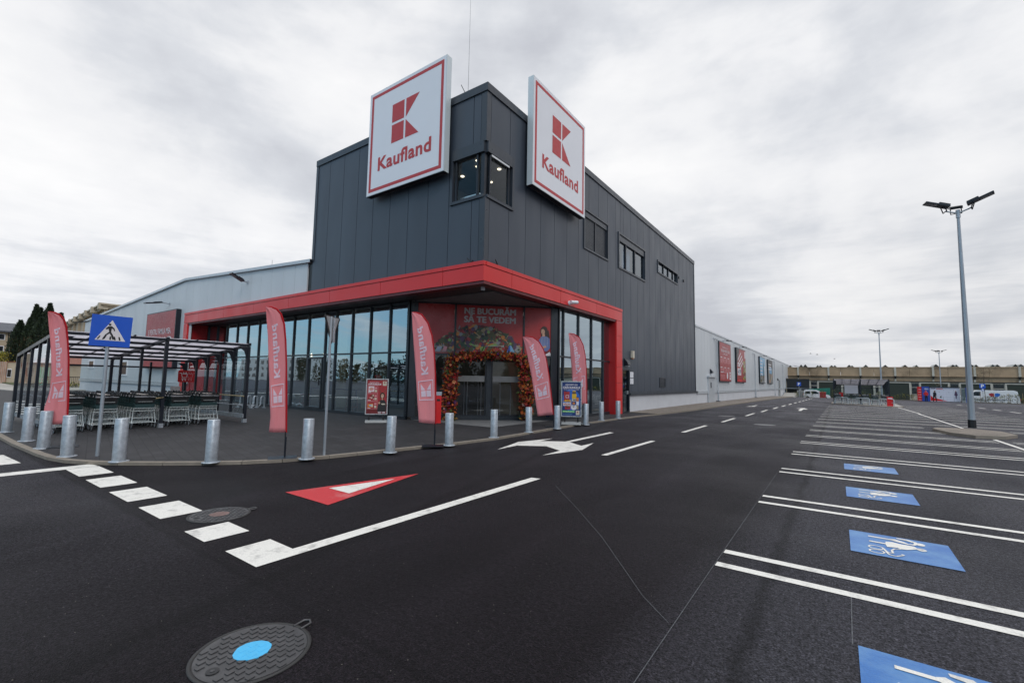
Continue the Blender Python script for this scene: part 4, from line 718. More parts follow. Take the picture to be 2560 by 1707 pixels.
# banners
def flag(i,b,Rt,Lf,label,mir=True,tw=1.0,dx=0.,ang=0.):
    """Rt / Lf: edge outlines (offset from the pole foot, height), top to bottom order shared"""
    t=thing('feather_flag',label,'flag',(*b,.05),face(b)+ang,'tall red feather flags in front of the store')
    n=26; rt=Rt; lf=Lf
    def samp(E,u):
        L_=[0]
        for p,q_ in zip(E,E[1:]): L_.append(L_[-1]+math.hypot(p[0]-q_[0],p[1]-q_[1]))
        d=u*L_[-1]
        for k in range(len(E)-1):
            if d<=L_[k+1]+1e-9: f=(d-L_[k])/(L_[k+1]-L_[k]); return (E[k][0]+(E[k+1][0]-E[k][0])*f,E[k][1]+(E[k+1][1]-E[k][1])*f)
        return E[-1]
    def S(u,v):        # u 0..1 left->right, v 0..1 bottom->top
        a,b_=samp(lf,v),samp(rt,v); x=a[0]+(b_[0]-a[0])*u; z=a[1]+(b_[1]-a[1])*u
        y=.022*math.sin(u*7+v*5+i)*(1-u)+.03*math.sin(v*6+i*2)*(1-u)+.012*math.sin(u*16-v*9)*(.3+v)*(1-u*.6)
        return Vector((x,y,z))
    m=9; q=MB(); vs=[S(a/m,b_/n) for b_ in range(n+1) for a in range(m+1)]; q.add(vs,[(b_*(m+1)+a,b_*(m+1)+a+1,(b_+1)*(m+1)+a+1,(b_+1)*(m+1)+a) for b_ in range(n) for a in range(m)],'flag_red',True); cl=q.build('banner',t,local=True,kind='flat')
    sm=cl.modifiers.new('s','SOLIDIFY'); sm.thickness=.003; sm.offset=0
    # print: reading upwards and mirrored (the back of the banner)
    Vd=lambda u,v:(lambda p:Vector((p.x,p.y-.008,p.z)))(S(u,v))
    H=max(p[1] for p in lf)-min(p[1] for p in lf)
    Wd=lambda v:abs(samp(rt,v)[0]-samp(lf,v)[0])
    q=MB()
    Ft=lambda a,bb,c=0.:Vd(.5+bb,.415+a/H)   # a runs up the flag, b to the right
    v2,f2=text2d('Kaufland',.03); x0=min(p[0] for p in v2); x1=max(p[0] for p in v2); y1=.72
    k=.415*H/(x1-x0); kk=.36/.73
    # refine triangles so the print follows the cloth
    q.add([Ft((x-x0)*k,y*kk-.19) for x,y in v2],f2,'flag_print'); q.build('lettering',t,local=True,kind='flat')
    q=MB(); G_=lambda a,bb,c=0.:Vd(.5+a,.28+bb); w=.012
    for r in((-.40,-.085,.40,-.078),(-.40,.078,.40,.085),(-.40,-.085,-.37,.085),(.37,-.085,.40,.085)): q.poly('flag_print',[(r[0],r[1]),(r[2],r[1]),(r[2],r[3]),(r[0],r[3])],G_)
    klg=[[(-.27,-.055),(-.02,-.055),(-.02,-.003),(-.27,-.003)],[(.02,-.055),(.27,-.055),(.27,-.003),(.02,-.003)],[(-.27,.003),(-.04,.003),(-.27,.058)],[(.27,.003),(.04,.003),(.27,.058)]]
    for P in klg: q.poly('flag_print',P,G_)
    q.build('emblem',t,local=True,kind='flat')
    pl=[Vector((0,.0,0)),Vector((0,.0,rt[0][1]))]
    q=MB(); q.tube('black',[(0,0,.02),(rt[0][0]+.0,0,rt[0][1]+.02)],.014,n=8); q.tube('black_metal',[(0,0,.02),(0,0,.42)],.02,n=8); q.build('pole',t,local=True)
    q=MB(); q.tube('flag_sleeve',[(x+.012,.01,z) for x,z in rt],[.02]+[.02]*(len(rt)-2)+[.008],n=8); q.build('sleeve',t,local=True)
    q=MB(); q.box('black_metal',(-.30,-.2,0),(.22,.22,.012)); q.build('base_plate',t,local=True)
flag(1,(-14.06,2.63),[(-.02,.50),(-.05,1.2),(-.105,1.971),(-.146,2.349),(-.192,2.675),(-.244,2.834),(-.314,2.928),(-.396,2.965),(-.493,2.975)],[(-.36,.50),(-.40,.825),(-.335,1.2),(-.335,1.589),(-.365,1.96),(-.41,2.355),(-.46,2.699),(-.478,2.85),(-.493,2.97)],'red feather flag at the left, in front of the cart shelter beside the crossing sign')
flag(2,(-9.2,5.0),[(-.011,.507),(-.044,1.223),(-.086,1.911),(-.123,2.373),(-.167,2.72),(-.236,2.925),(-.324,3.023),(-.418,3.054),(-.509,3.056)],[(-.31,.528),(-.298,.818),(-.325,1.1),(-.354,1.448),(-.393,1.901),(-.44,2.471),(-.48,2.8),(-.495,2.95),(-.509,3.053)],'red feather flag standing before the long cafe windows, right of the cart shelter')
flag(3,(-8.17,8.21),[(-.004,.535),(-.017,1.199),(-.048,1.757),(-.094,2.318),(-.164,2.741),(-.271,3.05),(-.431,3.257),(-.56,3.3),(-.668,3.308)],[(-.40,.58),(-.43,.9),(-.474,1.331),(-.54,2.026),(-.575,2.35),(-.605,2.65),(-.635,2.95),(-.65,3.15),(-.668,3.304)],'red feather flag left of the flower arch, a red post behind it')
flag(4,(-8.43,14.47),[(-.025,.435),(-.088,1.012),(-.188,1.788),(-.3,2.44),(-.422,2.833),(-.584,3.095),(-.797,3.246),(-.982,3.276),(-1.173,3.272)],[(-.573,.369),(-.63,.7),(-.687,1.051),(-.75,1.4),(-.815,1.777),(-.91,2.2),(-1.013,2.693),(-1.10,3.02),(-1.173,3.269)],'red feather flag leaning left between the flower arch and the blue poster stand')
flag(5,(-8.15,16.51),[(.019,.742),(.016,1.545),(-.001,2.111),(-.046,2.681),(-.133,3.111),(-.276,3.412),(-.476,3.542),(-.6,3.575),(-.705,3.582)],[(-.47,.742),(-.5,1.0),(-.517,1.25),(-.54,1.7),(-.566,2.103),(-.61,2.55),(-.644,3.021),(-.68,3.35),(-.705,3.579)],'pink red feather flag partly behind the blue poster stand')
# poster stands
def stand(b,w,z0,z1,label,cat,draw,dx=0,ang=0):
    t=thing('poster_stand',label,cat,(*b,.05),face(b)+ang); F=lambda a,bb,c=0.:Vector((a,-c,bb))
    q=MB(); ring(q,'alu',F,-w/2,w/2,z0,z1,.035,-.03,.03); q.box('black',(-w/2+.03,z0+.03,-.02),(w/2-.03,z1-.03,.0),F); q.build('frame',t,local=True)
    q=MB(); draw(q,-w/2+.035,w/2-.035,z0+.035,z1-.035,F); q.build('poster',t,local=True,kind='flat')
    q=MB(); q.prism('a_grey',[(-.26,.02),(.26,.02),(.22,.10),(-.22,.10)],-w/2+.02,w/2-.02,lambda a,bb,c=0.:Vector((c,a,bb))); q.box('black',(-w/2+.05,-.2,0),(w/2-.05,.2,.03)); q.build('water_base',t,local=True)
    for s in(-1,1): q=MB(); q.box('black',(s*w*.32-.03,-.02,.1),(s*w*.32+.03,.02,z0+.01)); q.build('leg',t,local=True)
def pr(q,a0,a1,b0,b1,F):
    q.rect('a_dkred',a0,b0,a1,b1,F,.004); q.rect('a_red',a0+.02,b0+.3,a1-.02,b1-.02,F,.0045); W=a1-a0; c=.006
    text(q,'print_white','DESCHIDEM OFERTELE',a0+.09,b1-.125,F,c,w=.34,h=.03,bold=.02,it=True); text(q,'print_white','CRĂCIUNULUI!',a0+.04,b1-.20,F,c,w=.46,h=.055,bold=.05)
    q.rect('a_cream',a1-.17,b1-.22,a1-.03,b1-.06,F,c); klogo(q,'a_red',a1-.13,b1-.15,.06,.065,F,c+.002)
    for i in range(3):
        z=b1-.50-i*.29; ring_=[(a0+.03,z),(a0+.39,z),(a0+.39,z+.27),(a0+.03,z+.27),(a0+.03,z)]; q.line('a_pink',ring_,.010,F,c); q.rect('a_red',a0+.035,z+.005,a0+.385,z+.262,F,.005)
        q.rect('a_cream',a0+.28,z+.04,a0+.36,z+.12,F,c+.001); q.rect('a_pink',a0+.28,z+.15,a0+.36,z+.22,F,c); q.rect('print_white',a0+.05,z+.02,a0+.15,z+.04,F,c)
    z=b1-.5; q.rect('print_white',a0+.06,z+.05,a0+.26,z+.25,F,c+.0005); q.disc('a_pink',a0+.16,z+.15,.085,F,c+.001,n=14,rb=.07); q.disc('a_skin',a0+.15,z+.16,.05,F,c+.0015,n=12,rb=.04)
    z-=.29
    for k in range(14): q.disc(['a_dkred','a_brown','a_cream','a_pink'][k%4],a0+.07+.19*rnd.random(),z+.07+.15*rnd.random(),.028,F,c+.0005+k*.0001,n=9)
    z-=.29; q.rect('a_orange',a0+.05,z+.06,a0+.24,z+.19,F,c+.001); q.disc('a_sky',a0+.14,z+.13,.045,F,c+.0015,n=12,rb=.03); q.rect('a_cream',a0+.18,z+.07,a0+.23,z+.17,F,c+.002)
    x=a1-.17; q.poly('a_black',[(x-.17,b0+.08),(x-.13,b0+.42),(x-.04,b0+.52),(x+.08,b0+.5),(x+.14,b0+.4),(x+.15,b0+.08)],F,c); q.disc('a_hair',x,b0+.66,.09,F,c+.001,n=16,rb=.12); q.disc('a_skin',x,b0+.65,.055,F,c+.002,n=16,rb=.078); q.rect('a_skin',x-.02,b0+.5,x+.02,b0+.6,F,c+.0015)
    q.disc('a_white',x,b0+.625,.022,F,c+.003,n=10,rb=.009); [q.disc('a_hair',x+e,b0+.668,.008,F,c+.003,n=8) for e in(-.02,.02)]
    for e in(-1,1): q.line('a_brown',[(x+e*.04,b0+.75),(x+e*.09,b0+.84),(x+e*.13,b0+.86)],.022,F,c+.002)
    q.poly('a_skin',[(x-.15,b0+.40),(x-.10,b0+.44),(x-.06,b0+.40),(x-.10,b0+.34)],F,c+.003); q.disc('a_cream',x+.04,b0+.35,.075,F,c+.0035,n=14,rb=.025); q.rect('print_white',a0+.42,b0+.05,a0+.55,b0+.065,F,c+.004); q.rect('print_white',a0+.42,b0+.025,a0+.53,b0+.04,F,c+.004)
    q.rect('print_white',x+.02,b0+.03,x+.12,b0+.06,F,c+.004)
stand((-13.95,10.95),.80,.30,1.62,'poster stand with dark red offers poster, woman in antlers, by the left glass front','poster stand',pr)
def pb(q,a0,a1,b0,b1,F):
    q.rect('a_navy',a0,b0,a1,b1,F,.004); q.disc('a_blue',(a0+a1)/2,b0+.6,.34,F,.0045,n=24,rb=.42) ; c=.006; m=(a0+a1)/2
    text(q,'print_white','DESCHIDE UȘA',m,b1-.13,F,c,w=.46,h=.055,bold=.03,it=True,align='C'); text(q,'print_white','CRĂCIUNULUI',m,b1-.245,F,c,w=.64,h=.075,bold=.055,align='C'); text(q,'print_white','PENTRU CELE MAI BUNE OFERTE',m,b1-.30,F,c,w=.58,h=.025,bold=.02,align='C')
    q.rect('a_red',a0+.07,b0+.55,a0+.29,b1-.36,F,c); q.rect('a_black',a0+.14,b1-.375,a0+.23,b1-.36,F,c+.001); q.rect('print_white',a0+.14,b0+.68,a0+.26,b0+.79,F,c+.001); q.rect('a_red',a0+.155,b0+.695,a0+.245,b0+.775,F,c+.0015)
    q.rect('a_red',a0+.11,b0+.24,a0+.32,b0+.46,F,c); [q.disc('a_brown' if k%2 else 'a_dkred',a0+.12+.2*rnd.random(),b0+.30+.1*rnd.random(),.03,F,c+.001+k*.0001,n=8) for k in range(9)]
    text(q,'a_yellow','-40%',a0+.03,b0+.52,F,c+.003,w=.33,h=.09,bold=.05); q.rect('print_white',a0+.04,b0+.38,a0+.35,b0+.50,F,c+.003); text(q,'a_red','MĂSLINE',a0+.06,b0+.41,F,c+.005,w=.27,h=.055,bold=.05)
    x=a0+.46; q.rect('a_yellow',x-.08,b0+.66,x+.09,b0+.84,F,c+.001); q.rect('a_brown',x-.075,b0+.84,x+.075,b0+.92,F,c+.001); q.rect('a_yellow',x-.06,b0+.92,x+.06,b0+.96,F,c+.001)
    q.rect('a_cream',x-.08,b0+.56,x+.06,b0+.65,F,c+.002); q.rect('a_black',x-.04,b0+.59,x+.05,b0+.62,F,c+.003); q.disc('a_navy',x-.01,b0+.48,.10,F,c+.002,n=16,rb=.08); q.disc('a_orange',x-.01,b0+.48,.05,F,c+.003,n=12); q.disc('print_white',x-.01,b0+.33,.11,F,c+.0015,n=16,rb=.11); q.rect('a_black',x-.06,b0+.36,x+.03,b0+.375,F,c+.003); q.disc('a_dkred',x-.02,b0+.34,.018,F,c+.003,n=9)
    q.rect('a_orange',x+.08,b0+.56,x+.18,b0+.70,F,c+.001); q.rect('a_black',x+.08,b0+.70,x+.18,b0+.725,F,c+.001); q.rect('print_white',x+.08,b0+.42,x+.18,b0+.55,F,c+.001); q.rect('a_tan',x+.08,b0+.26,x+.17,b0+.41,F,c+.001)
    q.rect('a_green',a0+.02,b0+.13,a0+.48,b0+.20,F,c); text(q,'print_white','Activează cuponul',a0+.04,b0+.145,F,c+.002,w=.42,h=.04,bold=.03,it=True); q.rect('a_cream',a1-.18,b0+.04,a1-.04,b0+.21,F,c); klogo(q,'a_red',a1-.14,b0+.11,.06,.065,F,c+.002); q.rect('a_sky',a0+.03,b0+.06,a0+.4,b0+.07,F,c)
stand((-8.38,15.72),.78,.30,1.66,'poster stand with bright blue offers poster, by the kerb right of the doors','poster stand',pb)
# red waste post with steel ashtray
t=thing('waste_post','red metal waste bin with steel ashtray top behind the third flag','waste bin',(-12.35,12.55,.05),face((-12.35,12.55))); q=MB(); q.box('bright_red',(-.11,-.09,.0),(.11,.09,1.03)); q.build('body',t,local=True); q=MB(); q.box('galv',(-.115,-.1,1.03),(.115,.1,1.17)); q.build('ashtray',t,local=True); q=MB(); q.box('black',(-.06,-.096,.82),(.06,-.091,.90)); q.build('slot',t,local=True)
# flower arch in front of the doors
t=thing('flower_arch','autumn arch of red and orange flowers and leaves around the glass doors','flower arch',FC(3.1,.05,.4)); rg=random.Random(11)
AX=[(1.66,.05),(1.66,1.2),(1.68,2.25),(1.9,2.62),(2.5,2.66),(3.2,2.68),(4.0,2.67),(4.5,2.62),(4.74,2.25),(4.76,1.1),(4.76,.05)]
q=MB(); q.tube('black_metal',[FC(a,b,.36) for a,b in AX],.03,n=6); q.build('arch_frame',t)
def along():
    d=[math.hypot(b[0]-a[0],b[1]-a[1]) for a,b in zip(AX,AX[1:])]; u=rg.random()*sum(d)
    for k,l in enumerate(d):
        if u<=l: f=u/l; return (AX[k][0]+(AX[k+1][0]-AX[k][0])*f,AX[k][1]+(AX[k+1][1]-AX[k][1])*f)
        u-=l
    return AX[-1]
def leaf(mb,m,p,L_,w,d,s):
    e=p+d*L_; mid=p+d*L_*.5; mb.add([p,mid+s*w,e,mid-s*w],[(0,1,2,3)],m)
q=MB()
for i in range(4600):
    a,b=along(); th=rg.random()*2*PI; r=.29*rg.random()**.5*(1.15 if 2.3<b else (1 if b>.5 else .75)); a+=r*math.cos(th); cz=.36+r*math.sin(th)*.9; bz=b+(rg.random()-.5)*.22
    if bz<.04: continue
    p=FC(a,bz,cz); d=Vector((rg.gauss(0,1),rg.gauss(0,1),rg.gauss(.1,1))).normalized(); s=d.cross(Vector((rg.gauss(0,1),rg.gauss(0,1),rg.gauss(0,1)))).normalized()
    m=rg.choice(['g_red','g_deep','g_deep','g_red','g_orange','g_gold','g_green','g_dkgreen','g_orange','g_deep']) if b>.45 else rg.choice(['g_gold','g_gold','g_deep','g_dkgreen','g_green'])
    leaf(q,m,p,.09+.12*rg.random(),.02+.026*rg.random(),d,s)
for i in range(120):   # long feathery sprays
    a,b=along()
    if b<1: continue
    p=FC(a,b,.36); o=-1 if a<2.2 else 1 if a>4.3 else 0; d=Vector((rg.gauss(0,.5),rg.gauss(0,.5),rg.gauss(.3,.6)))+(FC(1,0)-FC(0,0))*o*.9; d.normalize(); s=d.cross(Vector((rg.random(),rg.random(),rg.random()))).normalized()
    leaf(q,rg.choice(['g_gold','g_gold','g_orange','g_green']),p+d*.1,.28+.2*rg.random(),.04,d,s)
q.build('foliage',t)
q=MB()
for i in range(240):
    a,b=along(); th=-PI*.08+rg.random()*PI*1.16; r=.22+.09*rg.random(); a+=r*math.cos(th)*.9; bz=b+(rg.random()-.5)*.2
    if bz<.35: continue
    p=FC(a,bz,.36+abs(r*math.sin(th))*.9); R_=.03+.032*rg.random(); m=rg.choice(['g_orange','g_peach','g_red','g_red','g_deep','g_red','g_orange','g_red','g_deep','g_purple' if rg.random()<.4 else 'g_orange','g_pale' if rg.random()<.4 else 'g_deep'])
    nrm=(p-FC(a-r*math.cos(th),bz,.2)).normalized(); x=nrm.orthogonal().normalized(); y=nrm.cross(x)
    for k in range(6):
        an=k*PI/3+rg.random()*.4; d=(x*math.cos(an)+y*math.sin(an)+nrm*.45).normalized(); s=d.cross(nrm).normalized(); leaf(q,m,p,R_*1.6,R_*.65,d,s)
    q.add([p+nrm*R_*.7+x*R_*.45,p+nrm*R_*.7+y*R_*.45,p+nrm*R_*.7-x*R_*.45,p+nrm*R_*.7-y*R_*.45,p+nrm*R_*1.1],[(0,1,4),(1,2,4),(2,3,4),(3,0,4)],rg.choice(['g_gold',m]))
q.build('blooms',t)
# gates inside the doors
t=thing('entry_gate','white tubular gates seen through the entrance doors','gate',FC(2.6,.05,-2.6))
q=MB()
for u in(1.9,2.55,3.2,4.1): q.tube('pure_white',[FC(u,.06,-2.6),FC(u,1.75,-2.6),FC(u+.5,1.75,-2.6),FC(u+.5,.06,-2.6)],.025,n=6)
q.build('rail',t); q=MB(); q.box('a_brown',(.5,.9,-5.2),(4.5,1.3,-5.0),FC); q.box('a_orange',(.5,1.3,-5.2),(4.5,1.34,-5.0),FC); tag(q.build('shop_counter'),'brown counter deep inside the entrance','counter')
for u in(1.2,2.3,3.4,4.5): q=MB(); q.box('cafe_light',(u-.3,4.80,-2.0),(u+.3,4.84,-2.15),FC); q.build('ceiling_emitter',B)
# manholes
def manhole(x,y,m,label,rz):
    t=thing('manhole_cover',label,'manhole cover',(x,y,.0),rz); q=MB(); q.lathe('iron_dark',[(.335,.002),(.335,.008),(.315,.009),(.312,.005)],n=48); q.build('rim',t,local=True)
    q=MB(); q.lathe('iron',[(.308,.003),(.308,.0085)],n=48,smooth=False)
    for i in range(-8,9):
        for j in range(-6,7):
            u,v=i*.064+(.032 if j%2 else 0),j*.047
            if u*u+v*v<.285**2 and (u+.23)**2+(v)**2>.05**2: q.box('iron',(u-.021,v-.015,.0085),(u+.021,v+.015,.0135))
    q.build('plate',t,local=True)
    q=MB(); P=[]; rr=random.Random(int(x*10))
    for k in range(36): a=2*PI*k/36; r_=.098*(1+.05*rr.random()); P.append((r_*math.cos(a)*1.05,r_*math.sin(a)))
    q.prism(m,P,.0082,.0139); [q.box(m,(i*.064+(.032 if j%2 else 0)-.0215,j*.047-.0155,.009),(i*.064+(.032 if j%2 else 0)+.0215,j*.047+.0155,.0150)) for i in range(-2,3) for j in range(-2,3) if math.hypot(i*.064+(.032 if j%2 else 0),j*.047)<.072]; q.build('paint_mark',t,local=True)
    q=MB(); q.lathe('black',[(.035,.013),(.035,.0135)],(-.235,0,0),n=16); q.lathe('iron',[(.012,.0135),(.012,.016)],(-.235,0,0),n=10); q.build('key_hole',t,local=True)
    q=MB(); q.tube('iron',[(.31,-.035,.008),(.39,-.035,.012),(.41,0,.014),(.39,.035,.012),(.31,.035,.008)],.008,n=6); q.build('hinge',t,local=True)
manhole(-3.0,1.5,'cyan_paint','round cast iron manhole cover with a bright blue painted spot, nearest the camera',R(97))
manhole(-6.2,2.6,'rust_paint','round cast iron manhole cover with a faded reddish spot beside the white blocks',R(80))
for x,y,l in((-4.9,26.7,'on the driveway left of the dashed line'),(-2.6,22.3,'on the driveway right of the dashed line')): tag(MB().lathe('iron',[(.42,.003),(.42,.009)],(x,y,0),n=32).build('manhole_cover'),'flat worn manhole cover '+l,'manhole cover')
# bike racks
tb=None
for i in range(6):
    x=-26.0+i*.36
    if tb is None:
        tb=thing('bike_rack','','bike rack',(x,11.9,.05)); q=MB()
        for dx in(-.04,.04): q.tube('galv',[(dx,0,.03),(dx,0,.52),(dx,-.05,.60),(dx,-.14,.60),(dx,-.18,.50),(dx,-.18,.20),(dx,-.25,.10),(dx,-.5,.16),(dx,-.62,.05)],.014,n=5)
        q.build('wheel_holder',tb,local=True); q=MB(); q.box('galv',(-.18,-.02,0),(.18,.02,.03)); q.box('galv',(-.18,-.64,0),(.18,-.60,.03)); q.build('base_rail',tb,local=True); t=tb
    else: t=copy_tree(tb)
    t.location=(x,11.9 if i%2 else 11.7,.05); tag(t,['leftmost grey bike holder, seen through the shelter glass','second bike holder from the left beside the shelter','third bike holder from the left by the glass front','bike holder third from the right by the glass front','bike holder second from the right by the glass front','rightmost grey bike holder, nearest the second flag'][i],'bike rack','steel bike holders by the cafe glass')

# ------------------------------------------------------------------ trolleys
def make_cart():
    t=thing('shopping_trolley','','shopping trolley',(0,0,0)); W=.26; G='chrome'
    # local: handle end at x=0, nose towards -x
    q=MB()
    for s in(-1,1):
        y=s*W; q.tube(G,[(-.02,y*.98,.62),(-.06,y*1.0,.50),(.02,y*1.12,.16)],.011,n=5); q.tube(G,[(.0,y*1.1,.16),(-.80,y*.80,.17)],.011,n=5); q.tube(G,[(-.78,y*.8,.17),(-.70,y*.74,.30),(-.42,y*.82,.50),(-.06,y*.98,.54)],.011,n=5)
    for x,z,w in((.0,.17,1.1),(-.10,.30,1.04),(-.03,.52,1.0)): q.tube(G,[(x,-W*w,z),(x,W*w,z)],.009,n=5)
    for k in range(7): y=-W*.8+k*W*1.6/6; q.tube(G,[(-.03,y*1.1,.17),(-.72,y*.9,.19)],.004,n=4,caps=False)
    for x in(-.3,-.55): q.tube(G,[(x,-W*.95,.18),(x,W*.95,.18)],.006,n=4)
    for k in range(9): y=-W*.9+k*W*1.8/8; q.tube(G,[(-.02,y,.60),(-.04,y,.545)],.004,n=4,caps=False)
    q.tube(G,[(-.015,-W,.60),(-.015,W,.60)],.008,n=5); q.build('frame',t,local=True)
    q=MB(); Gn='cart_green'
    P=lambda x,s,z:Vector((x,s*(W*(1-.22*(-x)/.85)*(1.0-.06*(1-(z-.55)/.4))),z))
    zb=lambda x:.56+.10*(-x)/.85
    for s in(-1,1):
        for k in range(13):
            x=-.02-k*.066; q.tube(Gn,[P(x,s,.93),P(x,s,zb(x))],.0035,n=4,caps=False)
        for z in(.93,.84,.76,.68,.61): q.tube(Gn,[P(0,s,z),P(-.84,s,max(z,zb(-.84)))],.0045 if z<.93 else .008,n=4,caps=False)
    for k in range(7):
        f=-1+2*k/6; q.tube(Gn,[(-.84,f*W*.77,.92),(-.82,f*W*.74,.66),(-.02,f*W*.94,.56)],.0035,n=4,caps=False)
    for z in(.92,.8,.7): q.tube(Gn,[P(-.84,-1,z),P(-.84,1,z)],.005,n=4,caps=False)
    for x in(-.2,-.4,-.6): q.tube(Gn,[P(x,-1,zb(x)),P(x,1,zb(x))],.004,n=4,caps=False)
    # rear flap
    for k in range(9): f=-1+2*k/8; q.tube(Gn,[(-.005,f*W*.95,.90),(-.02,f*W*.93,.60)],.0035,n=4,caps=False)
    for z in(.62,.68,.74): q.tube(Gn,[(-.012,-W*.95,z),(-.012,W*.95,z)],.004,n=4,caps=False)
    q.box(Gn,(-.014,-W*.9,.62),(-.008,W*.9,.72)); q.build('basket',t,local=True)
    q=MB(); q.box('cart_black',(-.02,-W*.92,.76),(.0,W*.92,.93)); q.tube(G,[(.01,-W*.7,.80),(.01,W*.7,.80)],.006,n=4); q.box('cart_black',(-.30,-W*.8,.80),(-.02,W*.8,.815)); q.build('child_seat',t,local=True)
    q=MB(); q.tube('cart_black',[(.08,-W*1.0,1.0),(.08,W*1.0,1.0)],.017,n=8)
    for s in(-1,1): q.tube('cart_black',[(.08,s*W*1.0,1.0),(.05,s*W*1.02,1.05),(-.03,s*W,1.06),(-.10,s*W,.98),(-.12,s*W*.98,.93)],.022,n=6)
    q.box('alu',(-.10,-W,.935),(.05,W,.95)); q.box('cart_black',(.05,.02,.97),(.11,.10,1.03)); q.build('handle',t,local=True)
    q=MB(); q.box('paper',(.03,-.13,1.018),(.115,.03,1.026)); q.build('advert_clip',t,local=True)
    for x,s in((.03,-1),(.03,1),(-.78,-1),(-.78,1)):
        y=s*W*(1.1 if x>0 else .8); q=MB(); q.lathe('rubber',[(.045,-.012),(.058,-.012),(.058,.012),(.045,.012)],n=14); q.lathe('pole_grey',[(.046,-.013),(.046,.013)],n=12)
        me=q.build('wheel',t,local=True); me.rotation_euler=(R(90),0,0); me.location=(x,y,.058); 
        q=MB(); q.box('galv',(-.012,-.018,.0),(.012,-.013,.10)); q.box('galv',(-.012,.013,.0),(.012,.018,.10)); q.box('galv',(-.02,-.02,.09),(.02,.02,.105)); me2=q.build('fork',me,local=True); me2.rotation_euler=(R(-90),0,0)
    return t
cart0=make_cart(); used=[False]
def cart(x,y,z,rz,label,group):
    t=cart0 if not used[0] else copy_tree(cart0); used[0]=True
    t.location=(x,y,z); t.rotation_euler=(0,0,rz); return tag(t,label,'shopping trolley',group)
ordn=['front','second','third','fourth','fifth','sixth','seventh','eighth','ninth','last']
rows=['leftmost','second','middle','fourth','rightmost']
for r,y in enumerate([3.27,4.04,4.91,5.83,6.70]):
    for k in range(10):
        x=-17.25-.26*k-[0,.05,.0,.04,.12][r]; cart(x,y+(rg.random()-.5)*.03,.05,R((rg.random()-.5)*2),f'{ordn[k]} trolley of the {rows[r]} nested row in the left shelter','trolleys nested in the left shelter')
